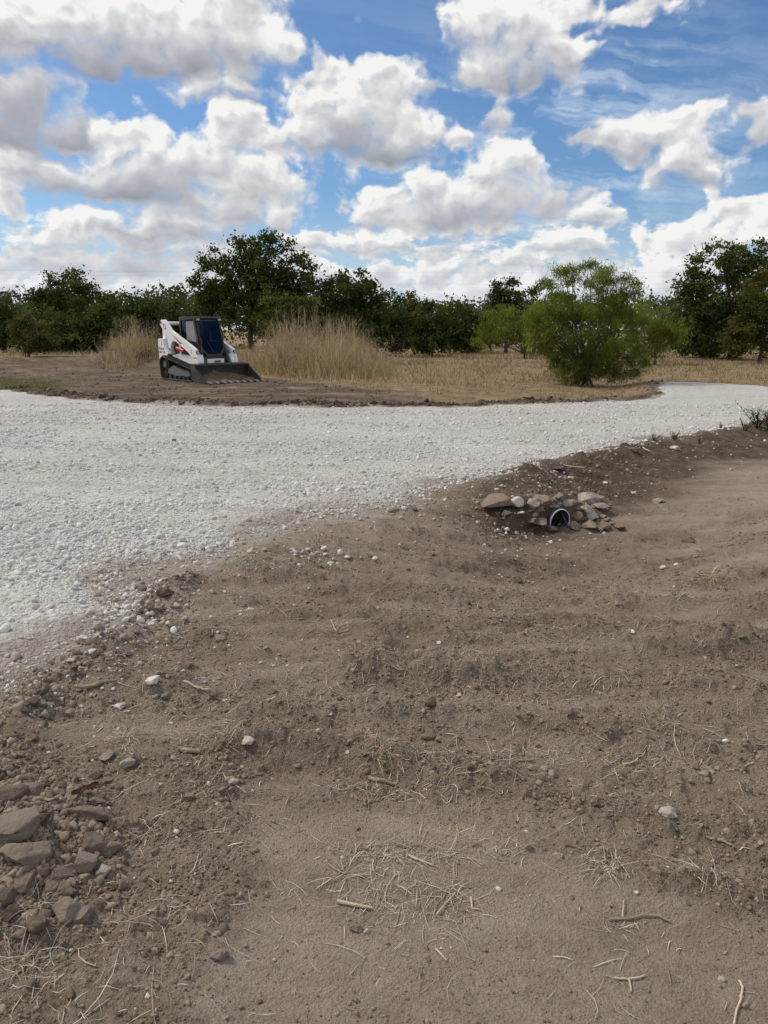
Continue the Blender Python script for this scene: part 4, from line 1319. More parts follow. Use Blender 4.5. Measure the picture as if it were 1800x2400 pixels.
# ------------------------------------------------------------------ rocks stacked round the culvert
CG = 'rocks stacked round the culvert'
culv = [  # u, v, w, h, material, label, lift, yaw, tilt
    (1163, 1178, 76, 36, M_ROCK_C, 'long brown boulder at the left end of the culvert rocks', .06, 0, (0, 0)),
    (1212, 1174, 36, 44, M_ROCK_W, 'upright slab with a white face left of the culvert', .06, .5, (0, .5)),
    (1246, 1182, 36, 30, M_ROCK_P, 'pale rock right of the white-faced slab', .06, .1, (0, 0)),
    (1271, 1176, 44, 36, M_ROCK_C, 'large brown rock above the left side of the pipe', .08, .2, (0, 0)),
    (1297, 1179, 20, 24, M_ROCK_C, 'small brown rock over the crown of the pipe', .09, 0, (0, 0)),
    (1312, 1175, 18, 18, M_ROCK_C, 'little rock above the crown of the pipe, second from left', .10, 0, (0, 0)),
    (1329, 1183, 30, 24, M_ROCK_P, 'pale chunk over the right shoulder of the pipe', .08, .3, (0, 0)),
    (1346, 1184, 26, 20, M_ROCK_C, 'brown chunk tucked under the flat top slab', .08, .3, (0, 0)),
    (1383, 1174, 64, 25, M_ROCK_P, 'flat pale slab topmost on the right of the culvert', .12, .05, (.1, -.05)),
    (1377, 1201, 52, 26, M_ROCK_P, 'slab sloping down to the right beside the pipe', .05, -.1, (.3, .35)),
    (1410, 1191, 42, 16, M_ROCK_P, 'thin flat stone at the right end under the top slab', .05, 0, (0, .1)),
    (1184, 1200, 28, 18, M_ROCK_P, 'rounded grey stone below the long brown boulder', .0, 0, (0, 0)),
    (1262, 1203, 26, 26, M_ROCK_C, 'brown stone at the left flank of the pipe, upper', .02, 0, (0, 0)),
    (1266, 1226, 32, 26, M_ROCK_C, 'brown stone at the left flank of the pipe, lower', .0, 0, (0, 0)),
    (1350, 1207, 34, 30, M_ROCK_C, 'broad brown stone at the right flank of the pipe', .02, 0, (0, 0)),
    (1348, 1229, 32, 28, M_ROCK_C, 'brown stone at the foot of the pipe, right side', .0, 0, (0, 0)),
    (1376, 1228, 36, 30, M_ROCK_C, 'squarish brown stone right of the pipe foot', .0, .2, (0, 0)),
    (1420, 1234, 24, 18, M_ROCK_C, 'round stone at the lower right of the culvert rocks', .0, 0, (0, 0)),
    (1404, 1241, 18, 12, M_ROCK_C, 'low stone left of the round stone at lower right', .0, 0, (0, 0)),
    (1434, 1227, 16, 15, M_ROCK_C, 'small stone at the far lower right of the culvert rocks', .0, 0, (0, 0)),
    (1423, 1216, 20, 14, M_ROCK_C, 'small stone above the round stone at lower right', .0, 0, (0, 0)),
    (1410, 1209, 22, 14, M_ROCK_C, 'small stone under the thin flat stone', .0, 0, (0, 0)),
    (1294, 1236, 24, 16, M_ROCK_C, 'lump lying in the mouth of the pipe, left side', .0, 0, (0, 0)),
    (1222, 1200, 24, 10, M_ROCK_W, 'thin white chip at the foot of the white-faced slab', .0, 0, (0, 0)),
    (1540, 1172, 28, 24, M_ROCK_P, 'pale lone rock on the slope right of the culvert', .0, .3, (0, 0)),
    (1418, 1130, 13, 10, M_ROCK_W, 'white stone on the bank above the flat top slab', .0, 0, (0, 0)),
    (1483, 1154, 12, 9, M_ROCK_W, 'white stone on the bank right of the culvert', .0, 0, (0, 0)),
    (1165, 1148, 14, 9, M_ROCK_W, 'white stone on the bank above the long brown boulder', .0, 0, (0, 0)),
    (1336, 1118, 13, 8, M_ROCK_W, 'white stone high on the bank above the pipe', .0, 0, (0, 0)),
    (1211, 1248, 12, 12, M_ROCK_W, 'white pebble in front of the culvert, right of a pair', .0, 0, (0, 0)),
    (1186, 1249, 9, 10, M_ROCK_W, 'white pebble in front of the culvert, left of a pair', .0, 0, (0, 0)),
    (1450, 1232, 26, 16, M_ROCK_D, 'dark clod right of the culvert rocks', .0, 0, (0, 0)),
    (1310, 1095, 30, 18, M_ROCK_B, 'brown stone in the soil ridge beside the gravel', .0, 0, (0, 0)),
    (1485, 1052, 26, 18, M_ROCK_D, 'dark clod on the ridge at the gravel rim', .0, 0, (0, 0)),
    (1582, 1050, 22, 14, M_ROCK_W, 'white stone on the ridge near the weeds', .0, 0, (0, 0)),
]
for i, (u, v, w, h, m_, lab, dz, yw, tl) in enumerate(culv):
    kk = 1.06 if i < 17 else 1.0
    rock(u, v, w * kk, h * kk, m_, lab, 2600 + i * 3, CG, yaw=yw, tilt=tl, cuts=8, ang=0.58, rough=0.12, sink=0.3, dz=dz * 0.4)


FG = 'small fill stones wedged among the culvert rocks'
gg = random.Random(77)
for i in range(26):
    a = math.pi * (0.02 + 0.96 * gg.random())
    rr = gg.uniform(1.25, 2.6)
    u, v = 1307 + 36 * rr * math.cos(a) * 1.25, 1226 - 27 * rr * math.sin(a)
    w = gg.uniform(13, 24)
    rock(u, v, w, w * gg.uniform(0.6, 0.9), (M_ROCK_C, M_ROCK_C, M_ROCK_D, M_ROCK_P)[gg.randrange(4)], 'small fill stone wedged among the culvert rocks ' + ('right of' if math.cos(a) > 0.5 else 'left of' if math.cos(a) < -0.5 else 'above') + ' the pipe mouth', 3300 + i, FG, cuts=8, ang=0.6, rough=0.13, sink=0.3)


# ------------------------------------------------------------------ culvert pipe: corrugated steel
def build_pipe():
    x0, y0 = CULV
    zc, rad = pipe_level()
    n, L_ = 40, 2.4
    ax = HEAD.normalized()
    side = Vector((ax.y, -ax.x, 0))
    m, N, b = new_mat('shaded_galvanised_steel')
    g = N.new('ShaderNodeNewGeometry')
    nn = N.noise(g.outputs['Position'], 26, 5, 0.65)
    c = N.ramp(nn.outputs[0], [(0.32, (.045, .042, .04)), (0.52, (.11, .11, .112)), (0.75, (.24, .245, .25))])  # galvanised steel darkened: the shade inside the pipe is put into the colour
    N.l.new(c, b.inputs['Base Color'])
    b.inputs['Metallic'].default_value = 0.6
    N.l.new(N.mrange(nn.outputs[0], 0.3, 0.7, 0.65, 0.42), b.inputs['Roughness'])
    segs = 120
    V, F = [], []
    for layer, th in ((0, 0.0), (1, -0.006)):
        for i in range(segs + 1):
            s = i / segs * L_
            r = rad + th + 0.010 * math.sin(s / 0.066 * 2 * math.pi) * min(1, s / 0.03)
            for j in range(n):
                a = 2 * math.pi * j / n
                p = Vector((x0, y0, zc)) + ax * (s - 0.02) + side * (math.cos(a) * r) + Vector((0, 0, math.sin(a) * r))
                V.append(p[:])
    ring = (segs + 1) * n
    for layer in (0, 1):
        for i in range(segs):
            for j in range(n):
                a, b2 = layer * ring + i * n + j, layer * ring + i * n + (j + 1) % n
                q = (a, a + n, b2 + n, b2) if layer == 0 else (a, b2, b2 + n, a + n)
                F.append(q)
    for j in range(n):
        F.append((j, (j + 1) % n, ring + (j + 1) % n, ring + j))
    root = bpy.data.objects.new('culvert_pipe', None)
    COL.objects.link(root)
    root.location = (x0, y0, zc - rad)
    root['label'] = 'round corrugated steel culvert pipe opening from the soil bank under the road'
    root['category'] = 'pipe'
    V = np.array(V) - np.array([x0, y0, zc - rad])
    link('barrel', smooth(mesh_np('barrel', V, np.array(F))), m, root)
    # rolled lip on the cut end
    bm = bmesh.new()
    tv = []
    for j in range(n):
        a = 2 * math.pi * j / n
        for q in range(8):
            bq = 2 * math.pi * q / 8
            rr = rad + 0.001 + 0.007 * math.cos(bq)
            p = ax * (-0.025 + 0.009 * math.sin(bq)) + side * (math.cos(a) * rr) + Vector((0, 0, math.sin(a) * rr + rad))
            tv.append(bm.verts.new(p))
    for j in range(n):
        for q in range(8):
            j2, q2 = (j + 1) % n, (q + 1) % 8
            bm.faces.new((tv[j * 8 + q], tv[j2 * 8 + q], tv[j2 * 8 + q2], tv[j * 8 + q2]))
    me = bpy.data.meshes.new('lip')
    bm.to_mesh(me); bm.free()
    ml, Nl, bl = new_mat('lit_rim')
    bl.inputs['Base Color'].default_value = (.62, .63, .64, 1)  # same steel in a paler colour, painting the lit look of the rim
    bl.inputs['Metallic'].default_value = 0.35
    bl.inputs['Roughness'].default_value = 0.4
    link('lip', smooth(me), ml, root)
    return x0, y0, zc, rad


PIPE = build_pipe()


# ------------------------------------------------------------------ sticks, leaf, roots
def mat_wood(name, a, b_):
    m, N, b = new_mat(name)
    tc = N.new('ShaderNodeTexCoord')
    n = N.noise(N.v('MULTIPLY', tc.outputs['Object'], (8, 60, 60)), 3, 4, 0.6)
    N.l.new(N.ramp(n.outputs[0], [(0.3, a), (0.7, b_)]), b.inputs['Base Color'])
    N.l.new(N.bump(n.outputs[0], 0.5, 0.003), b.inputs['Normal'])
    return m


M_STICK = mat_wood('dead_wood', (.20, .155, .11), (.36, .29, .215))
M_STICK_P = mat_wood('bleached_stem', (.34, .275, .19), (.56, .48, .355))
M_ROOT = mat_wood('pale_root', (.45, .38, .24), (.66, .57, .37))
M_LEAF_R = mat_wood('dead_leaf', (.16, .085, .055), (.30, .17, .11))


def stick(pts, wpx, mat, label, lift=0.0, name='stick', cat='stick', group=None):
    """tapering stem through ground points given in the 1800 px photograph"""
    P, rr = [], []
    for i, (u, v) in enumerate(pts):
        x, y, t = at(u, v)
        P.append(Vector((x, y, 0)))
        rr.append(wpx * t / FPX / 2)
    r = sum(rr) / len(rr)
    zs = [H1(p.x, p.y) for p in P]
    zt = max(zs)
    Q = []
    sub = 4
    for i in range(len(P) - 1):
        for k in range(sub):
            f = k / sub
            q = P[i].lerp(P[i + 1], f)
            q.z = max(H1(q.x, q.y), zt - 0.012) + r * 0.7 + lift
            Q.append(q)
    q = P[-1].copy(); q.z = max(H1(q.x, q.y), zt - 0.012) + r * 0.7 + lift
    Q.append(q)
    org = Q[0].copy()
    n = 9
    g = random.Random(len(label) * 7 + int(pts[0][0]))
    bm = bmesh.new()
    rings = []
    for i, q in enumerate(Q):
        T = (Q[min(i + 1, len(Q) - 1)] - Q[max(i - 1, 0)]).normalized()
        A = T.cross(Vector((0, 0, 1))).normalized()
        B = A.cross(T)
        ri = 0.82 * r * (1.05 - 0.3 * i / len(Q)) * g.uniform(0.9, 1.1)
        rings.append([bm.verts.new(q - org + (A * math.cos(a) + B * math.sin(a)) * ri * g.uniform(0.92, 1.08)) for a in [2 * math.pi * k / n for k in range(n)]])
    for a, b in zip(rings[:-1], rings[1:]):
        for k in range(n):
            bm.faces.new((a[k], a[(k + 1) % n], b[(k + 1) % n], b[k]))
    bm.faces.new(rings[0][::-1]); bm.faces.new(rings[-1])
    bmesh.ops.recalc_face_normals(bm, faces=bm.faces)
    me = bpy.data.meshes.new(name)
    bm.to_mesh(me); bm.free()
    o = link(name, me, mat, label=label, category=cat)
    o.location = org
    if group:
        o['group'] = group
    return o


TG = 'sticks and stems on the soil'
stick([(177, 1626), (225, 1613), (272, 1601)], 11, M_STICK, 'longest straight grey-brown stick lying by the gravel at left', .004, group=TG)
stick([(430, 1600), (455, 1615), (475, 1619), (492, 1622)], 6, M_STICK_P, 'slightly bent thin stick below the white stone at left', .003, group=TG)
stick([(420, 1761), (445, 1765), (470, 1769)], 13, M_STICK, 'short thick cut stick left of the bright white stone', .003, group=TG)
stick([(864, 1829), (890, 1834), (929, 1845)], 11, M_STICK, 'dirty brown stick in the rut beside straw left of centre', .003, group=TG)
stick([(790, 2118), (835, 2127), (872, 2136)], 9, M_STICK_P, 'thick split pale stem in the large straw patch', .004, group=TG)
stick([(957, 2011), (980, 2020), (1012, 2033)], 6, M_STICK_P, 'pale split stem at the top of the large straw patch', .004, group=TG)
stick([(1023, 2150), (1040, 2130), (1066, 2100)], 5, M_STICK_P, 'pale stem slanting at the right side of the straw patch', .006, group=TG)
stick([(1104, 2107), (1107, 2134), (1123, 2137)], 5, M_STICK_P, 'white bent stem right of the large straw patch', .003, group=TG)
stick([(1021, 2228), (1034, 2243), (1046, 2256)], 5, M_STICK_P, 'small pale splinter below the large straw patch', .003, group=TG)
stick([(1732, 2304), (1740, 2320), (1735, 2350), (1726, 2370), (1719, 2410)], 5, M_ROOT, 'long crooked yellow root at the lower right corner', .003, group=TG)
stick([(1438, 2297), (1470, 2299), (1500, 2296), (1511, 2289)], 4.5, M_STICK_P, 'curved pale stem lying low at the right', .003, group=TG)
stick([(1474, 2300), (1478, 2318), (1478, 2330)], 5, M_STICK_P, 'stub of stem under the curved pale stem', .002, group=TG)
stick([(1427, 2160), (1470, 2158), (1505, 2150), (1540, 2150), (1570, 2165)], 6, M_STICK, 'long brown twig on the smooth soil at right', .004, group=TG)
stick([(1458, 2156), (1460, 2138), (1461, 2116)], 4, M_STICK_P, 'short stem poking from the long brown twig', .006, group=TG)
stick([(1200, 1788), (1225, 1787), (1250, 1786)], 7, M_STICK, 'brown stick at the left end of the row of stones', .003, group=TG)
stick([(1460, 1797), (1480, 1792), (1494, 1787)], 5, M_STICK_P, 'forked pale stem above the row of stones on the rut', .004, group=TG)
stick([(1736, 1810), (1748, 1798), (1766, 1790)], 5, M_STICK_P, 'pale stem near the right edge on the rut', .003, group=TG)
stick([(788, 1492), (782, 1476), (774, 1458)], 4, M_STICK_P, 'crooked white stem standing left of the field middle', .01, group=TG)
stick([(1320, 1094), (1345, 1104), (1370, 1111)], 4, M_STICK_P, 'long pale stem on the ridge right of the culvert', .01, group=TG)
stick([(1507, 1052), (1522, 1067)], 4, M_STICK_P, 'pale stem leaning on the ridge near the weeds', .01, group=TG)
stick([(1655, 1965), (1690, 1975), (1720, 1990)], 7, M_STICK, 'brown twig pressed in the soil near the right edge', .001, group=TG)


def build_leaf():
    x, y, t = at(203, 1867)
    bm = bmesh.new()
    px = t / FPX
    L_, W_ = 54 * px, 15 * px
    g = [[None] * 5 for _ in range(9)]
    for i in range(9):
        s = i / 8
        wd = W_ * math.sin(math.pi * min(1, s * 0.9 + 0.06)) ** 0.7
        for j in range(5):
            q = j / 4 - 0.5
            g[i][j] = bm.verts.new(((s - 0.5) * L_, q * wd, 0.006 + 0.018 * abs(q) ** 1.5 * 2 + 0.012 * s * s + 0.003 * math.sin(i * 2.1)))
    for i in range(8):
        for j in range(4):
            bm.faces.new((g[i][j], g[i + 1][j], g[i + 1][j + 1], g[i][j + 1]))
    bmesh.ops.solidify(bm, geom=bm.faces[:], thickness=0.0012)
    me = bpy.data.meshes.new('dead_leaf')
    bm.to_mesh(me); bm.free()
    o = link('dead_leaf', smooth(me), M_LEAF_R, label='curled reddish-brown dead leaf lying on the rubble pile', category='leaf')
    o.location = (x, y, H1(x, y) + 0.012)
    o.rotation_euler = (0.1, -0.1, 0.4)


build_leaf()

straw_tuft(1545, 1245, 90, 0.05, 0.17, 'golden straw tuft on the soil right of the culvert', M_GOLD, stand=0.30, wd=0.0022)
straw_tuft(1310, 1872, 26, 0.018, 0.085, 'spidery pale root tuft on the right of the field', M_STRAW, stand=0.35, wd=0.0018)
straw_tuft(1522, 1880, 24, 0.022, 0.09, 'pale torn root tuft near the right edge', M_STRAW, stand=0.35, wd=0.0020)
straw_tuft(820, 1622, 60, 0.018, 0.12, 'small upright reddish grass tuft left of centre', M_GOLD, stand=0.8, wd=0.0012)
straw_tuft(850, 1918, 46, 0.05, 0.10, 'large flattened straw clump in the foreground', M_STRAW, stand=0.16, wd=0.0016)
straw_tuft(975, 1832, 44, 0.06, 0.10, 'loose pale straw clump behind the large one', M_GOLD, stand=0.12, wd=0.0014)
straw_tuft(745, 1893, 26, 0.008, 0.14, 'white rooty tuft left of the large straw clump', M_STRAW, stand=0.3, wd=0.0018)
straw_tuft(560, 1208, 90, 0.10, 0.11, 'tan straw clump on the gravel rim left of centre', M_GOLD, stand=0.25, wd=0.0022)
straw_tuft(690, 1172, 140, 0.12, 0.13, 'dry grass clump above the white stones in the hollow', M_GOLD, stand=0.30, wd=0.0022)
straw_tuft(80, 1960, 40, 0.02, 0.10, 'wispy dry grass among the rubble pile rocks', M_STRAW, stand=0.4, wd=0.0012)
straw_tuft(45, 2085, 40, 0.02, 0.13, 'dry grass tuft under the rubble pile at the left edge', M_STRAW, stand=0.4, wd=0.0014)
straw_tuft(720, 1370, 50, 0.02, 0.16, 'rusty grass tuft at the foot of the crooked stem', M_GOLD, stand=0.4, wd=0.0014)
straw_tuft(270, 1600, 40, 0.02, 0.14, 'straw tuft under the oblong white stone', M_STRAW, stand=0.3, wd=0.0014)
straw_tuft(450, 1600, 60, 0.05, 0.14, 'straw tuft among clods left of the pointed stone', M_STRAW, stand=0.3, wd=0.0014)
straw_tuft(1460, 1300, 30, 0.02, 0.16, 'small straw tuft on the reddish rut', M_STRAW, stand=0.6, wd=0.002)

# ------------------------------------------------------------------ track loader
def mat_paint(name, col, rough=0.35, dirt=0.35, metal=0.0, dcol=(.24, .19, .145), coat=0.0):
    """paint with dust and scuffs of its own shape"""
    m, N, b = new_mat(name)
    tc = N.new('ShaderNodeTexCoord')
    n = N.noise(tc.outputs['Object'], 3.0, 6, 0.65)
    n2 = N.noise(tc.outputs['Object'], 22.0, 4, 0.6)
    k = N.mrange(N.m('ADD', N.m('MULTIPLY', n.outputs[0], 0.7), N.m('MULTIPLY', n2.outputs[0], 0.3)), 0.46, 0.70, 0.0, dirt)
    N.l.new(N.mix(k, col, dcol), b.inputs['Base Color'])
    N.l.new(N.m('ADD', N.m('MULTIPLY', k, 0.9), rough, clamp=True), b.inputs['Roughness'])
    b.inputs['Metallic'].default_value = metal
    b.inputs['Specular IOR Level'].default_value = 0.5
    b.inputs['Coat Weight'].default_value = coat
    return m


M_WHITE = mat_paint('white_paint', (.84, .84, .835), 0.30, 0.16, coat=0.2)
M_BLACK = mat_paint('black_paint', (.018, .018, .019), 0.42, 0.30)
M_RUBBER = mat_paint('track_rubber', (.028, .027, .026), 0.8, 0.75)
M_STEEL = mat_paint('worn_steel', (.042, .040, .039), 0.5, 0.35, 0.3)
M_EDGE = mat_paint('polished_steel', (.24, .23, .22), 0.42, 0.6, 0.5)
M_GREY = mat_paint('grey_paint', (.13, .13, .13), 0.6, 0.5)
M_RED = mat_paint('red_paint', (.62, .035, .02), 0.35, 0.12)
M_DECAL = mat_paint('black_decal', (.02, .02, .02), 0.5, 0.1)
M_DRED = mat_paint('red_decal', (.50, .03, .05), 0.5, 0.1)
M_LENS = mat_paint('lamp_lens', (.45, .47, .48), 0.15, 0.2)
M_SCREEN = mat_paint('grey_screen', (.24, .245, .25), 0.55, 0.2)


def mat_glass():
    m = bpy.data.materials.new('tinted_glass')
    m.use_nodes = True
    N = NT(m.node_tree)
    N.n.clear()
    out = N.new('ShaderNodeOutputMaterial')
    tr = N.new('ShaderNodeBsdfTransparent'); tr.inputs[0].default_value = (.26, .36, .42, 1)
    gl = N.new('ShaderNodeBsdfGlossy'); gl.inputs['Roughness'].default_value = 0.06
    gl.inputs[0].default_value = (.40, .55, .80, 1)
    fr = N.new('ShaderNodeFresnel'); fr.inputs[0].default_value = 1.5
    mx = N.new('ShaderNodeMixShader')
    N.l.new(N.m('MULTIPLY_ADD', fr.outputs[0], 0.8, 0.0), mx.inputs[0])
    N.l.new(tr.outputs[0], mx.inputs[1]); N.l.new(gl.outputs[0], mx.inputs[2])
    N.l.new(mx.outputs[0], out.inputs[0])
    return m


M_GLASS = mat_glass()
LO = bpy.data.objects.new('track_loader', None)
COL.objects.link(LO)
LO['label'] = 'white compact track loader with black cab and lowered bucket parked on bare soil'
LO['category'] = 'loader'
YAW = 43.5


def bm_link(name, bm, mat, parent, bevel=0.0, sm=False):
    if bevel:
        bmesh.ops.bevel(bm, geom=[e for e in bm.edges if len(e.link_faces) == 2 and e.calc_face_angle(0) > 0.5], offset=bevel, segments=2, affect='EDGES', profile=0.6)
    bmesh.ops.recalc_face_normals(bm, faces=bm.faces)
    me = bpy.data.meshes.new(name)
    bm.to_mesh(me)
    bm.free()
    if sm:
        smooth(me)
    return link(name, me, mat, parent)


def prism_bm(bm, prof, x0, x1):
    """profile in (y, z), extruded along x"""
    a = [bm.verts.new((x0, y, z)) for y, z in prof]
    b = [bm.verts.new((x1, y, z)) for y, z in prof]
    n = len(prof)
    bm.faces.new(a)
    bm.faces.new(b[::-1])
    for i in range(n):
        bm.faces.new((a[i], b[i], b[(i + 1) % n], a[(i + 1) % n]))


def prism(name, prof, x0, x1, mat, parent=None, bevel=0.012):
    bm = bmesh.new()
    prism_bm(bm, prof, x0, x1)
    return bm_link(name, bm, mat, parent or LO, bevel)


def box_bm(bm, x0, x1, y0, y1, z0, z1):
    prism_bm(bm, [(y0, z0), (y1, z0), (y1, z1), (y0, z1)], x0, x1)


def box(name, x0, x1, y0, y1, z0, z1, mat, parent=None, bevel=0.012):
    bm = bmesh.new()
    box_bm(bm, x0, x1, y0, y1, z0, z1)
    return bm_link(name, bm, mat, parent or LO, bevel)


def tube_bm(bm, p, q, r, n=16, r2=None):
    p, q = Vector(p), Vector(q)
    T = (q - p).normalized()
    A = T.orthogonal().normalized()
    B = T.cross(A)
    r2 = r if r2 is None else r2
    a = [bm.verts.new(p + (A * math.cos(t) + B * math.sin(t)) * r) for t in [2 * math.pi * k / n for k in range(n)]]
    b = [bm.verts.new(q + (A * math.cos(t) + B * math.sin(t)) * r2) for t in [2 * math.pi * k / n for k in range(n)]]
    for k in range(n):
        bm.faces.new((a[k], a[(k + 1) % n], b[(k + 1) % n], b[k]))
    bm.faces.new(a[::-1]); bm.faces.new(b)


def tube(name, p, q, r, mat, parent=None, n=18, r2=None):
    bm = bmesh.new()
    tube_bm(bm, p, q, r, n, r2)
    return bm_link(name, bm, mat, parent or LO, 0.0)


def hull2(circles, n=40):
    pts = []
    for cy, cz, r in circles:
        for k in range(n):
            a = 2 * math.pi * k / n
            pts.append((cy + r * math.cos(a), cz + r * math.sin(a)))
    pts = sorted(set(pts))

    def half(ps):
        h = []
        for p in ps:
            while len(h) >= 2 and (h[-1][0] - h[-2][0]) * (p[1] - h[-2][1]) - (h[-1][1] - h[-2][1]) * (p[0] - h[-2][0]) <= 0:
                h.pop()
            h.append(p)
        return h
    return half(pts)[:-1] + half(pts[::-1])[:-1]


def resample(P, step):
    out, acc = [], 0.0
    P = P + [P[0]]
    nxt = 0.0
    for a, b in zip(P[:-1], P[1:]):
        L_ = math.hypot(b[0] - a[0], b[1] - a[1])
        while nxt <= acc + L_ - 1e-9:
            f = (nxt - acc) / L_
            out.append((a[0] + (b[0] - a[0]) * f, a[1] + (b[1] - a[1]) * f))
            nxt += step
        acc += L_
    return out


TRK = [(-0.93, 0.52, 0.245), (-0.98, 0.20, 0.165), (0.78, 0.235, 0.200), (0.66, 0.20, 0.165), (-0.1, 0.20, 0.165)]
for sx in (1, -1):
    xi, xo = sx * 0.57, sx * 1.01
    belt = hull2([(c[0], c[1], c[2] + 0.012) for c in TRK])
    path = resample(belt, 0.05)
    bm = bmesh.new()
    n = len(path)
    nrm = []
    for i in range(n):
        a, b = path[i - 1], path[(i + 1) % n]
        t = Vector((b[0] - a[0], b[1] - a[1])).normalized()
        nrm.append((t.y, -t.x))
    vo = [[bm.verts.new((x, y, z)) for (y, z) in path] for x in (xi, xo)]
    vi = [[bm.verts.new((x, y - nr[0] * 0.035, z - nr[1] * 0.035)) for (y, z), nr in zip(path, nrm)] for x in (xi, xo)]
    for i in range(n):
        j = (i + 1) % n
        bm.faces.new((vo[0][i], vo[0][j], vo[1][j], vo[1][i]))
        bm.faces.new((vi[0][i], vi[1][i], vi[1][j], vi[0][j]))
        bm.faces.new((vo[0][i], vi[0][i], vi[0][j], vo[0][j]))
        bm.faces.new((vo[1][i], vo[1][j], vi[1][j], vi[1][i]))
    tb = bm_link('track_belt', bm, M_RUBBER, LO)
    # lugs: staggered bars across the belt, too small to count in the photograph
    bm = bmesh.new()
    for i in range(0, n, 2):
        y, z = path[i]
        nr = Vector((0, nrm[i][0], nrm[i][1]))
        tt = Vector((0, -nrm[i][1], nrm[i][0]))
        for half, (u0, u1) in enumerate(((0.02, 0.50), (0.50, 0.98))):
            sh = 0.0 if half == 0 else 0.025
            c0 = Vector((xi + (xo - xi) * u0, y, z)) + tt * sh
            c1 = Vector((xi + (xo - xi) * u1, y, z)) + tt * sh
            vs = []
            for c in (c0, c1):
                for (a, b) in ((-0.018, -0.003), (0.018, -0.003), (0.012, 0.026), (-0.012, 0.026)):
                    vs.append(bm.verts.new(c + tt * a + nr * b))
            for q in ((0, 1, 2, 3), (7, 6, 5, 4), (0, 4, 5, 1), (1, 5, 6, 2), (2, 6, 7, 3), (3, 7, 4, 0)):
                bm.faces.new([vs[k] for k in q])
    lg = bm_link('track_lugs', bm, M_RUBBER, tb)
    lg['kind'] = 'stuff'
    # undercarriage
    xa, xb = sx * 0.66, sx * 0.93
    prism('track_frame', [(-0.78, 0.24), (-0.30, 0.17), (0.55, 0.17), (0.72, 0.22), (0.60, 0.34), (0.05, 0.40), (-0.35, 0.50), (-0.72, 0.36)], xa, xb, M_GREY)
    tube('drive_sprocket', (sx * 0.70, -0.93, 0.52), (sx * 0.90, -0.93, 0.52), 0.205, M_BLACK, n=20)
    tube('sprocket_hub', (sx * 0.86, -0.93, 0.52), (sx * 0.95, -0.93, 0.52), 0.11, M_GREY, n=16)
    tube('front_idler', (sx * 0.70, 0.78, 0.235), (sx * 0.90, 0.78, 0.235), 0.16, M_STEEL, n=20)
    tube('rear_idler', (sx * 0.70, -0.98, 0.20), (sx * 0.90, -0.98, 0.20), 0.125, M_STEEL, n=18)
    for y in (-0.66, -0.36, -0.06, 0.24, 0.50):
        tube('track_roller', (sx * 0.70, y, 0.145), (sx * 0.91, y, 0.145), 0.095, M_BLACK, n=14)

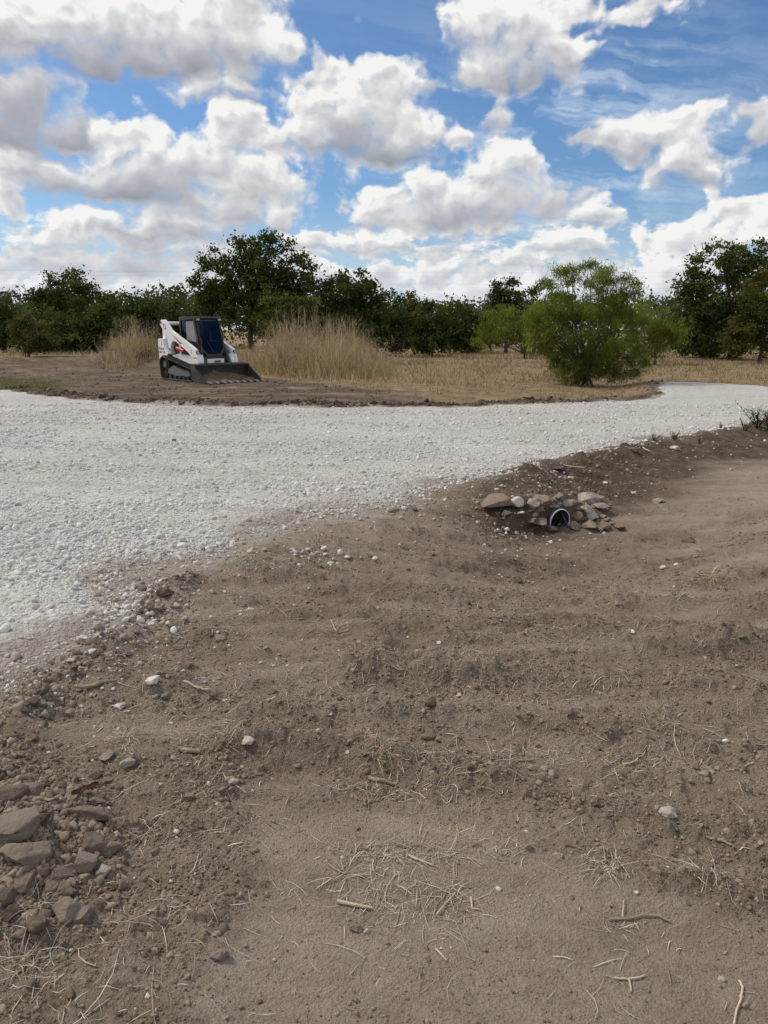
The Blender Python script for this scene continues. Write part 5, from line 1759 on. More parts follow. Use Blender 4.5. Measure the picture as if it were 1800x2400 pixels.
# hull, tail and towers
prism('chassis', [(-1.36, 0.34), (0.55, 0.26), (0.80, 0.42), (0.80, 0.74), (-0.50, 0.98), (-1.36, 1.02)], -0.545, 0.545, M_BLACK)
prism('tailgate', [(-1.50, 0.46), (-1.38, 0.42), (-1.37, 1.24), (-1.46, 1.26)], -0.80, 0.80, M_WHITE)
prism('engine_cover', [(-1.36, 1.03), (-0.50, 1.03), (-0.50, 1.36), (-1.30, 1.26)], -0.54, 0.54, M_BLACK)
for sx in (1, -1):
    x0, x1 = sx * 0.548, sx * 0.84
    prism('rear_tower', [(-1.46, 0.68), (-1.30, 0.60), (-0.96, 0.76), (-0.82, 0.86), (-1.00, 1.02), (-1.10, 1.22), (-1.15, 1.33), (-1.42, 1.34), (-1.47, 1.26)], x0, x1, M_WHITE, bevel=0.02)
    prism('tail_light', [(-1.49, 0.62), (-1.471, 0.62), (-1.471, 0.88), (-1.49, 0.88)], sx * 0.72, sx * 0.835, M_RED, bevel=0.004)
    prism('fender', [(-0.84, 0.80), (-0.40, 0.86), (0.45, 0.80), (0.86, 0.74), (0.98, 0.40), (0.70, 0.40), (0.40, 0.52), (-0.3, 0.66), (-0.84, 0.74)], sx * 0.546, sx * 0.68, M_WHITE, bevel=0.02)
    prism('side_grille', [(-0.72, 0.88), (-0.36, 0.90), (-0.34, 1.14), (-0.66, 1.18)], sx * 0.546, sx * 0.60, M_BLACK)
    for k in range(5):
        z = 0.925 + 0.045 * k
        box('grille_bar', sx * 0.60, sx * 0.612, -0.68, -0.38, z, z + 0.014, M_GREY, bevel=0)
    prism('rear_link', [(-1.42, 1.30), (-1.24, 1.30), (-1.20, 1.45), (-1.21, 1.80), (-1.32, 1.88), (-1.38, 1.80)], sx * 0.56, sx * 0.67, M_WHITE, bevel=0.02)
    arm = prism('lift_arm', [(-1.31, 1.80), (-1.29, 1.90), (-1.20, 1.95), (-1.08, 1.95), (-0.98, 1.90), (-0.60, 1.60), (0.10, 1.335), (0.70, 1.10), (0.88, 1.02), (0.99, 0.86), (1.04, 0.66), (1.06, 0.42),
                             (0.84, 0.42), (0.80, 0.62), (0.68, 0.78), (0.45, 0.93), (0.10, 1.08), (-0.30, 1.25), (-0.46, 1.28), (-0.60, 1.20), (-0.67, 1.10), (-0.69, 0.99), (-0.75, 0.96), (-0.81, 0.99),
                             (-0.83, 1.20), (-0.90, 1.38), (-1.06, 1.58), (-1.20, 1.70)], sx * 0.69, sx * 0.81, M_WHITE, bevel=0.016)
    tube('pivot_pin', (sx * 0.54, -1.24, 1.86), (sx * 0.825, -1.24, 1.86), 0.045, M_BLACK)
    tube('pivot_pin', (sx * 0.67, -0.75, 1.01), (sx * 0.825, -0.75, 1.01), 0.03, M_STEEL)
    tube('pivot_pin', (sx * 0.67, 0.95, 0.50), (sx * 0.835, 0.95, 0.50), 0.04, M_STEEL)
    # lift cylinder with its red guard
    tube('lift_cylinder', (sx * 0.60, -1.05, 1.12), (sx * 0.60, 0.20, 0.93), 0.055, M_BLACK)
    tube('cylinder_rod', (sx * 0.60, 0.20, 0.93), (sx * 0.60, 0.62, 0.85), 0.03, M_EDGE)
    tube('red_guard', (sx * 0.725, -0.42, 1.045), (sx * 0.725, 0.06, 0.95), 0.052, M_RED)
    prism('link_strut', [(-0.26, 0.80), (-0.15, 0.80), (-0.20, 1.28), (-0.31, 1.28)], sx * 0.682, sx * 0.700, M_WHITE)
    prism('front_post', [(0.62, 0.42), (0.80, 0.42), (0.84, 0.72), (0.78, 0.98), (0.62, 0.98)], sx * 0.546, sx * 0.62, M_BLACK)
    # tilt cylinders and work lamps in the arm ends
    tube('tilt_cylinder', (sx * 0.50, 0.76, 0.98), (sx * 0.48, 1.02, 0.50), 0.052, M_BLACK)
    lamp = tube('head_lamp', (sx * 0.75, 0.90, 0.93), (sx * 0.75, 0.995, 0.92), 0.058, M_BLACK)
    tube('lens', (sx * 0.75, 0.995, 0.92), (sx * 0.75, 1.003, 0.92), 0.046, M_LENS, parent=lamp)
    prism('arm_knee', [(0.80, 0.46), (1.045, 0.46), (1.03, 0.66), (0.97, 0.84), (0.82, 0.86)], sx * 0.56, sx * 0.688, M_WHITE)
tube('cross_tube', (-0.69, -1.06, 1.83), (0.69, -1.06, 1.83), 0.060, M_WHITE, n=20)
tube('cross_tube', (-0.56, 0.93, 0.54), (0.56, 0.93, 0.54), 0.055, M_BLACK, n=18)
tube('exhaust_stub', (0.45, -0.82, 1.30), (0.45, -0.82, 1.52), 0.035, M_WHITE, n=12)

# cab: posts, roof and glass round a hollow with a seat in it
CB = -0.48
prism('cab_roof', [(CB, 1.93), (0.50, 1.95), (0.56, 1.985), (0.50, 2.045), (CB + 0.08, 2.05), (CB - 0.02, 2.0)], -0.53, 0.53, M_BLACK, bevel=0.025)
box('cab_floor', -0.50, 0.50, CB, 0.66, 0.76, 0.80, M_BLACK, bevel=0)
for sx in (1, -1):
    prism('front_pillar', [(0.40, 1.95), (0.49, 1.95), (0.79, 0.80), (0.66, 0.80)], sx * 0.44, sx * 0.52, M_BLACK)
    prism('rear_pillar', [(CB, 0.98), (CB + 0.09, 0.98), (CB + 0.09, 1.95), (CB, 1.95)], sx * 0.44, sx * 0.52, M_BLACK)
    prism('lower_side', [(CB + 0.09, 0.98), (0.66, 0.82), (0.60, 1.22), (CB + 0.09, 1.30)], sx * 0.475, sx * 0.505, M_BLACK, bevel=0)
    prism('side_screen', [(-0.08, 1.30), (0.52, 1.24), (0.42, 1.90), (-0.08, 1.90)], sx * 0.49, sx * 0.50, M_SCREEN, bevel=0)
    prism('side_window', [(CB + 0.09, 1.30), (-0.10, 1.30), (-0.10, 1.93), (CB + 0.09, 1.93)], sx * 0.485, sx * 0.495, M_GLASS, bevel=0)
    lamp = box('roof_lamp', sx * 0.36, sx * 0.50, 0.50, 0.60, 1.90, 1.99, M_BLACK)
    box('lens', sx * 0.375, sx * 0.485, 0.60, 0.606, 1.915, 1.975, M_LENS, parent=lamp, bevel=0)
box('rear_panel', -0.44, 0.44, CB, CB + 0.03, 0.98, 1.40, M_BLACK, bevel=0)
box('rear_window', -0.44, 0.44, CB + 0.01, CB + 0.02, 1.40, 1.93, M_GLASS, bevel=0)
seat = prism('seat', [(-0.36, 0.80), (0.08, 0.80), (0.10, 0.98), (-0.20, 1.00), (-0.28, 1.50), (-0.40, 1.50)], -0.24, 0.24, M_BLACK, bevel=0.03)
for sx in (1, -1):
    tube('joystick', (sx * 0.34, 0.06, 0.80), (sx * 0.34, 0.10, 1.16), 0.03, M_BLACK)


def front_pt(x, s, off=0.0):
    """a point of the sloping cab front: s from 0 at the bottom to 1 at the roof"""
    y = 0.80 + (0.50 - 0.80) * s
    z = 0.80 + (1.95 - 0.80) * s
    nv = Vector((0, 1.15, 0.30)).normalized()
    return Vector((x, y, z)) + nv * off


def front_plate(name, pts, off, th, mat, parent=None, hole=None):
    bm = bmesh.new()
    a = [bm.verts.new(front_pt(x, s, off)) for x, s in pts]
    b = [bm.verts.new(front_pt(x, s, off - th)) for x, s in pts]
    n = len(pts)
    if hole is None:
        bm.faces.new(a); bm.faces.new(b[::-1])
        for i in range(n):
            bm.faces.new((a[i], b[i], b[(i + 1) % n], a[(i + 1) % n]))
    else:
        c = [bm.verts.new(front_pt(x, s, off)) for x, s in hole]
        d = [bm.verts.new(front_pt(x, s, off - th)) for x, s in hole]
        for i in range(n):
            j = (i + 1) % n
            bm.faces.new((a[i], a[j], c[j], c[i])); bm.faces.new((b[i], d[i], d[j], b[j]))
            bm.faces.new((a[i], b[i], b[j], a[j])); bm.faces.new((c[i], c[j], d[j], d[i]))
    return bm_link(name, bm, mat, parent or LO)


outer = [(-0.49, .20), (-0.28, -0.02), (0.28, -0.02), (0.49, .20), (0.47, .93), (0.40, .985), (-0.40, .985), (-0.47, .93)]
inner_ = [(-0.43, .22), (-0.25, .05), (0.25, .05), (0.43, .22), (0.42, .90), (0.36, .945), (-0.36, .945), (-0.42, .90)]
door = front_plate('cab_door', outer, 0.03, 0.035, M_BLACK, hole=inner_)
front_plate('pane', [(x * 1.03, s if s > .3 else s - .012) for x, s in inner_], 0.012, 0.008, M_GLASS, parent=door)
bmw = bmesh.new()
tube_bm(bmw, front_pt(0.02, .10, 0.045), front_pt(0.20, .42, 0.03), 0.010, 8)
bm_link('wiper', bmw, M_BLACK, door)
bmw = bmesh.new()
tube_bm(bmw, front_pt(0.44, .40, 0.03), front_pt(0.44, .40, 0.07), 0.02, 8)
tube_bm(bmw, front_pt(0.44, .33, 0.07), front_pt(0.44, .47, 0.07), 0.016, 8)
bm_link('door_handle', bmw, M_STEEL, door)
prism('front_apron', [(0.72, 0.36), (0.86, 0.36), (0.86, 0.74), (0.80, 0.80), (0.72, 0.80)], -0.52, 0.52, M_BLACK)
step = box('step_plate', -0.34, 0.34, 0.861, 0.90, 0.46, 0.72, M_WHITE)
box('decal', -0.20, 0.06, 0.9005, 0.903, 0.60, 0.67, M_GREY, parent=step, bevel=0)

# bucket: sides, back, floor, lip and bolt-on teeth
BK = bpy.data.objects.new('bucket', None)
COL.objects.link(BK)
BK.parent = LO
BW = 1.13
for sx in (1, -1):
    prism('side_plate', [(1.10, 0.56), (1.24, 0.55), (1.34, 0.46), (2.02, 0.04), (2.02, 0.0), (1.30, 0.0), (1.12, 0.10)], sx * BW, sx * (BW - 0.022), M_STEEL, parent=BK, bevel=0.004)
prism('back_plate', [(1.11, 0.55), (1.08, 0.20), (1.16, 0.05), (1.34, 0.005), (1.34, 0.03), (1.19, 0.075), (1.115, 0.21), (1.145, 0.55)], -BW + 0.022, BW - 0.022, M_STEEL, parent=BK, bevel=0)
prism('floor_plate', [(1.34, 0.005), (2.0, 0.005), (2.0, 0.028), (1.34, 0.03)], -BW + 0.022, BW - 0.022, M_STEEL, parent=BK, bevel=0)
prism('top_lip', [(1.06, 0.54), (1.25, 0.525), (1.25, 0.565), (1.10, 0.60), (1.05, 0.58)], -BW, BW, M_STEEL, parent=BK)
prism('cutting_edge', [(1.94, 0.029), (2.10, 0.029), (2.07, 0.050), (1.94, 0.056)], -BW, BW, M_STEEL, parent=BK, bevel=0.004)
for k in range(9):
    x = -1.06 + 2.12 * k / 8
    prism('tooth', [(1.98, 0.058), (2.04, 0.090), (2.20, 0.034), (2.20, 0.022), (2.06, 0.058)], x - 0.045, x + 0.045, M_EDGE, parent=BK, bevel=0.004)
box('mount_plate', -0.56, 0.56, 1.02, 1.075, 0.14, 0.58, M_BLACK, parent=BK)


# writing and marks on the white panels
def lettering(txt, size, loc, rot, mat, parent, name='lettering'):
    cu = bpy.data.curves.new(name, 'FONT')
    cu.body = txt
    cu.size = size
    cu.extrude = 0.001
    tmp = bpy.data.objects.new(name, cu)
    COL.objects.link(tmp)
    dg = bpy.context.evaluated_depsgraph_get()
    me = bpy.data.meshes.new_from_object(tmp.evaluated_get(dg))
    COL.objects.unlink(tmp)
    bpy.data.objects.remove(tmp)
    o = link(name, me, mat, parent)
    o.location = loc
    o.rotation_euler = rot
    return o


RS = (math.pi / 2, 0, math.pi / 2)     # reads along +y on the right-hand side
lettering('2', 0.19, (0.843, -1.28, 1.12), RS, M_DECAL, LO)
lettering('Bobcat', 0.125, (0.843, -1.42, 0.98), RS, M_DECAL, LO)
lettering('T770', 0.10, (0.843, -1.22, 0.86), RS, M_DECAL, LO)
lettering('770', 0.07, (0.843, -1.16, 0.77), RS, M_DRED, LO)
lettering('2', 0.16, (0.813, 0.62, 0.90), RS, M_DECAL, LO)
lettering('Bobcat', 0.075, (0.813, 0.78, 0.74), RS, M_DECAL, LO)
prism('stripe', [(-1.42, 0.86), (-1.26, 0.86), (-1.30, 0.94), (-1.42, 0.94)], 0.8405, 0.8425, M_DRED, bevel=0)
prism('stripe', [(-0.52, 1.47), (-0.02, 1.23), (0.16, 1.20), (-0.02, 1.17)], 0.8105, 0.8125, M_DRED, bevel=0)
prism('stripe', [(-0.52, 1.475), (-0.10, 1.285), (-0.04, 1.24), (-0.50, 1.462)], 0.8130, 0.8145, M_DECAL, bevel=0)
bm = bmesh.new()
ring = [bm.verts.new((0.811, -1.00 + 0.075 * math.cos(t) - 0.05 * math.sin(t), 1.725 + 0.105 * math.sin(t))) for t in [2 * math.pi * k / 24 for k in range(24)]]
r2 = [bm.verts.new((0.813, v.co.y, v.co.z)) for v in ring]
bm.faces.new(r2)
for k in range(24):
    bm.faces.new((ring[k], ring[(k + 1) % 24], r2[(k + 1) % 24], r2[k]))
bm_link('oval_emblem', bm, M_DRED, LO)
bm = bmesh.new()
ring = [bm.verts.new((0.8145, -1.00 + 0.038 * math.cos(t) - 0.025 * math.sin(t), 1.725 + 0.055 * math.sin(t))) for t in [2 * math.pi * k / 12 for k in range(12)]]
bm.faces.new(ring)
bm_link('emblem_mark', bm, M_WHITE, LO)

ya = R(YAW)
LO.rotation_euler = (0, 0, math.pi + ya)
LO.scale = (0.90, 1.0, 1.0)
fwd = Vector((math.sin(ya), -math.cos(ya), 0))
rgt = Vector((-math.cos(ya), -math.sin(ya), 0))
tip = Vector(flat_at(483, 903) + (0,))
org = tip - fwd * 2.05 - rgt * BW * 0.90 + Vector((0.05, 0, 0))
LO.location = (org.x, org.y, H1(org.x, org.y) + 0.015)


# soil in the bucket: a thing that lies in it
def build_heap():
    nx, ny = 60, 24
    g = random.Random(3)
    X, Y = np.meshgrid(np.linspace(-BW + 0.03, BW - 0.03, nx), np.linspace(1.17, 1.97, ny), indexing='ij')
    x, y = X.ravel(), Y.ravel()
    t = (y - 1.17) / 0.80
    z = 0.04 + (0.30 * (1 - t) ** 1.1) * (0.75 + 0.5 * fbm(x * 1.6 + 3, y * 2, 3, 401)) * (1 - 0.35 * (np.abs(x) / BW) ** 4) + 0.05 * fbm(x * 7, y * 7, 3, 403)
    z = np.maximum(z, 0.036)
    V = np.stack([x, y, z], -1)
    i, j = np.meshgrid(np.arange(nx - 1), np.arange(ny - 1), indexing='ij')
    a = (i * ny + j).ravel()
    F = np.stack([a, a + ny, a + ny + 1, a + 1], -1)
    me = smooth(mesh_np('soil_heap', V, F))
    set_attr(me, 'rough', np.full(len(V), 0.9))
    set_attr(me, 'fresh', np.full(len(V), 0.85))
    o = link('soil_heap', me, M_SOIL, label='brown soil heaped inside the loader bucket', category='soil')
    o.location = LO.location
    o.rotation_euler = LO.rotation_euler
    o.scale = LO.scale


build_heap()

# ------------------------------------------------------------------ grass beyond the road
def ribbons(name, P, W, mat, label, tint, face=None, parent=None, kind='stuff'):
    """P (n,k,3): flat tapering blades"""
    n, k, _ = P.shape
    a = rng.random(n) * 6.283
    A = np.stack([np.cos(a), np.sin(a), np.zeros(n)], -1)[:, None, :]
    prof = np.linspace(1.0, 0.18, k)[None, :, None]
    w = W[:, None, None] * prof
    V = np.stack([P - A * w, P + A * w], 2).reshape(-1, 3)
    idx = np.arange(n * k * 2).reshape(n, k, 2)
    F = np.stack([idx[:, :-1, 0], idx[:, :-1, 1], idx[:, 1:, 1], idx[:, 1:, 0]], -1).reshape(-1, 4)
    me = mesh_np(name, V, F)
    set_attr(me, 'tint', np.repeat(tint, k * 2))
    pr = {'kind': kind} if kind else {}
    if label:
        pr['label'] = label
    return link(name, me, mat, parent, **pr)


def mat_blades(name, stops, trans=0.35):
    m = bpy.data.materials.new(name)
    m.use_nodes = True
    N = NT(m.node_tree)
    N.n.clear()
    out = N.new('ShaderNodeOutputMaterial')
    t = N.attr('tint').outputs['Fac']
    g = N.new('ShaderNodeNewGeometry')
    nz = N.noise(g.outputs['Position'], 0.8, 3, 0.6)
    c = N.ramp(N.m('ADD', N.m('MULTIPLY', t, 0.75), N.m('MULTIPLY', nz.outputs[0], 0.25)), stops)
    d = N.new('ShaderNodeBsdfDiffuse'); N.l.new(c, d.inputs[0])
    tr = N.new('ShaderNodeBsdfTranslucent'); N.l.new(c, tr.inputs[0])
    mx = N.new('ShaderNodeMixShader'); mx.inputs[0].default_value = trans
    N.l.new(d.outputs[0], mx.inputs[1]); N.l.new(tr.outputs[0], mx.inputs[2])
    N.l.new(mx.outputs[0], out.inputs[0])
    return m


M_DRYG = mat_blades('dry_grass', [(0.12, (.15, .10, .055)), (0.4, (.26, .18, .105)), (0.65, (.36, .27, .165)), (0.9, (.50, .40, .26))])
M_TALLG = mat_blades('tall_dry_grass', [(0.1, (.19, .14, .078)), (0.3, (.36, .28, .155)), (0.55, (.52, .42, .25)), (0.75, (.64, .54, .35)), (0.95, (.27, .27, .11))])
M_PLUME = mat_blades('seed_heads', [(0.1, (.20, .12, .085)), (0.5, (.33, .235, .16)), (0.9, (.48, .38, .27))])
M_GREENG = mat_blades('green_grass', [(0.1, (.10, .10, .04)), (0.5, (.15, .155, .06)), (0.9, (.30, .26, .13))])


def grass_mask(x, y):
    sd = road_sdf(x, y)
    bare = poly_sdf(x, y, BARE)
    return sstep(13.5, 15.5, y) * sstep(0.0, -0.5, sd) * sstep(0.15, -0.7, bare + 1.0 * fbm(x * 0.7, y * 0.7, 4, 21))


def blade_lines(x, y, h, lean, k=4, droop=0.35, z0=None):
    n = len(x)
    a = rng.random(n) * 6.283
    s = np.linspace(0, 1, k)[None]
    out = lean[:, None] * h[:, None] * (s + droop * s ** 2.5)
    z = base_height(x, y) if z0 is None else z0
    X = x[:, None] + np.cos(a)[:, None] * out
    Y = y[:, None] + np.sin(a)[:, None] * out
    Z = z[:, None] - 0.02 + h[:, None] * (s - droop * lean[:, None] * s ** 3)
    return np.stack([X, Y, Z], -1)


def build_field_grass():
    x, y = wedge_points(150000, 15.0, 60, -37, 37, 0.75)
    clump = np.clip(0.45 + 1.5 * fbm(x * 0.6, y * 0.6, 3, 501), 0, 1)
    rim = sstep(0.0, 1.2, -road_sdf(x, y))
    keep = rng.random(len(x)) < grass_mask(x, y) * (0.25 + 0.75 * clump) * (0.25 + 0.75 * rim) * 0.62
    x, y, clump = x[keep], y[keep], clump[keep]
    d = np.hypot(x, y)
    h = (0.07 + 0.22 * rng.random(len(x)) ** 2 * clump * 1.4 + 0.05 * sstep(24, 38, d)) * (0.8 + 0.4 * rng.random(len(x)))
    P = blade_lines(x, y, h, np.abs(rng.normal(0.45, 0.35, len(x))), 3)
    ribbons('dry_grass', P, 0.0045 + 0.00028 * d, M_DRYG, 'mown tan dry grass covering the field beyond the road', rng.random(len(x)))
    # green grass at the left rim of the gravel
    n = 9000
    gx0, gy0 = np.array(GREEN).min(0)
    gx1, gy1 = np.array(GREEN).max(0)
    x = gx0 + (gx1 - gx0) * rng.random(n)
    y = gy0 + (gy1 - gy0) * rng.random(n)
    k = (poly_sdf(x, y, GREEN) + 0.7 * fbm(x * 1.1, y * 1.1, 3, 25) > 0) & (road_sdf(x, y) < -0.05)
    x, y = x[k], y[k]
    P = blade_lines(x, y, 0.05 + 0.10 * rng.random(len(x)), np.abs(rng.normal(0.5, 0.3, len(x))), 3)
    ribbons('green_grass', P, np.full(len(x), 0.009), M_GREENG, 'short green grass by the left edge of the gravel', rng.random(len(x)))


build_field_grass()


def ground_y(u, v):
    return flat_at(u * K, v * K)


# the stand of tall dead grass behind the loader
TALL = P_([(236, 798), (300, 796), (345, 792), (480, 799), (600, 812), (720, 822), (838, 818), (850, 796)]) + [(0.4, 37), (-6, 40), (-16.0, 41.0)]
TALL_C = np.array([flat_at(u * K, v * K) for u, v in ((650, 812), (560, 805), (300, 786))])


def build_tall_grass():
    P0 = np.array(TALL)
    lo, hi = P0.min(0), P0.max(0)
    n = 95000
    x = lo[0] + (hi[0] - lo[0]) * rng.random(n)
    y = lo[1] + (hi[1] - lo[1]) * rng.random(n)
    sd = poly_sdf(x, y, TALL)
    clump = np.clip(0.55 + 1.3 * fbm(x * 0.75, y * 0.75, 3, 601), 0.0, 1)
    fb = fbm(x * 0.5, y * 0.5, 2, 603)
    # kept clear of the loader
    dl = np.hypot(x - LO.location.x, y - LO.location.y)
    pr = sstep(-0.35, 0.5, sd + 0.5 * fb) * (0.25 + 0.75 * clump) * np.where(sd < 2.2, 1.0, 0.45)
    keep = (rng.random(n) < pr * (0.5 + 0.5 * np.exp(-((x + 3.3) / 3.0) ** 2))) & (dl > 2.1)
    x, y, sd, clump = x[keep], y[keep], sd[keep], clump[keep]
    n = len(x)
    left = sstep(-8.5, -10.5, x)
    right = sstep(-2.0, 1.0, x)
    top = 0.42 + 1.80 * np.exp(-((x + 3.0) / 2.7) ** 2) + 0.5 * left + 0.35 * sstep(-6.5, -8.0, x)
    h = top * (0.30 + 0.70 * sstep(-0.3, 1.3, sd)) * (0.40 + 0.66 * rng.random(n) ** 0.8) * (0.45 + 0.85 * np.clip(0.5 + 1.7 * fbm(x * 1.0, y * 0.4, 3, 607), 0, 1.1))
    lean = np.abs(rng.normal(0.22, 0.24, n))
    P = blade_lines(x, y, h, lean, 5, 0.9)
    ribbons('tall_grass', P, 0.0075 + 0.006 * rng.random(n), M_TALLG, 'tall stand of dead straw-coloured grass behind the loader', rng.random(n) ** 1.2)
    # seed heads on the taller stems
    k = (rng.random(n) < 0.16) & (h > 0.8)
    tips = P[k][:, -1, :]
    m = len(tips)
    q = 7
    ti = np.repeat(tips, q, 0)
    a = rng.random(m * q) * 6.283
    ln = 0.10 + 0.16 * rng.random(m * q)
    s = np.linspace(0, 1, 3)[None]
    el = rng.uniform(0.2, 1.3, m * q)
    hh = np.tile(np.linspace(-0.18, 0.06, q), m)
    PX = ti[:, None, :] + np.stack([np.cos(a)[:, None] * ln[:, None] * s * np.cos(el)[:, None], np.sin(a)[:, None] * ln[:, None] * s * np.cos(el)[:, None],
                                    hh[:, None] + ln[:, None] * s * np.sin(el)[:, None] * 0.9], -1)
    ribbons('seed_heads', PX, np.full(m * q, 0.011), M_PLUME, 'feathery brown seed heads over the tall dead grass', np.repeat(rng.random(m), q))
    # a low straggling margin of the same grass out to the mesquite, and along the foot of the trees
    x, y = wedge_points(60000, 22, 58, -37, 37, 0.8)
    band = np.exp(-((poly_sdf(x, y, TALL) + 1.3) / 1.6) ** 2) * sstep(-9, -6, x) + 1.2 * sstep(-14, -17, x) * sstep(39, 43, y) + 0.6 * sstep(38, 46, y) * np.clip(0.4 + 1.6 * fbm(x * 0.35, y * 0.35, 3, 611), 0, 1)
    keep = (rng.random(len(x)) < band * 0.42 * grass_mask(x, y)) & (np.hypot(x - LO.location.x, y - LO.location.y) > 3.2)
    x, y = x[keep], y[keep]
    h = 0.18 + 0.32 * rng.random(len(x))
    P = blade_lines(x, y, h, np.abs(rng.normal(0.3, 0.2, len(x))), 4, 0.7)
    ribbons('rank_grass', P, 0.006 + 0.0002 * np.hypot(x, y), M_TALLG, 'knee-high rank grass edging the tall stand and the trees', rng.random(len(x)))


build_tall_grass()


# ------------------------------------------------------------------ trees
def mat_leaves(name, stops, trans=0.3):
    m = mat_blades(name, stops, trans)
    return m


M_OAK = mat_leaves('oak_leaves', [(0.1, (0.031, 0.046, 0.016)), (0.45, (0.067, 0.091, 0.028)), (0.75, (0.114, 0.144, 0.044)), (0.95, (0.186, 0.213, 0.066))])
M_ELM = mat_leaves('elm_leaves', [(0.1, (0.033, 0.046, 0.013)), (0.45, (0.068, 0.090, 0.023)), (0.75, (0.117, 0.142, 0.036)), (0.95, (0.195, 0.203, 0.058))])
M_MESQ = mat_leaves('mesquite_leaves', [(0.1, (0.078, 0.101, 0.018)), (0.45, (0.149, 0.184, 0.035)), (0.75, (0.219, 0.253, 0.052)), (0.95, (0.298, 0.317, 0.081))], 0.5)
M_OLIVE = mat_leaves('olive_leaves', [(0.1, (0.045, 0.049, 0.016)), (0.45, (0.087, 0.092, 0.027)), (0.75, (0.140, 0.132, 0.042)), (0.95, (0.210, 0.182, 0.062))])
M_FAR = mat_leaves('far_leaves', [(0.1, (.045, .062, .026)), (0.45, (.075, .098, .042)), (0.75, (.105, .128, .055)), (0.95, (.15, .17, .08))])
M_BARK = mat_wood('bark', (.035, .028, .022), (.10, .085, .07))
M_TWIG = mat_wood('bare_twigs', (.11, .085, .07), (.22, .175, .145))


def limb_mesh(segs, name='trunk', n=7):
    """segs: list of (points, radii)"""
    V, F = [], []
    for P, rr in segs:
        base = len(V)
        for i, (p, r) in enumerate(zip(P, rr)):
            T = (P[min(i + 1, len(P) - 1)] - P[max(i - 1, 0)])
            T = T.normalized() if T.length > 1e-6 else Vector((0, 0, 1))
            A = T.orthogonal().normalized()
            B = T.cross(A)
            for k in range(n):
                a = 2 * math.pi * k / n
                V.append((p + (A * math.cos(a) + B * math.sin(a)) * r)[:])
        for i in range(len(P) - 1):
            for k in range(n):
                F.append((base + i * n + k, base + i * n + (k + 1) % n, base + (i + 1) * n + (k + 1) % n, base + (i + 1) * n + k))
    return smooth(mesh_np(name, np.array(V), np.array(F)))


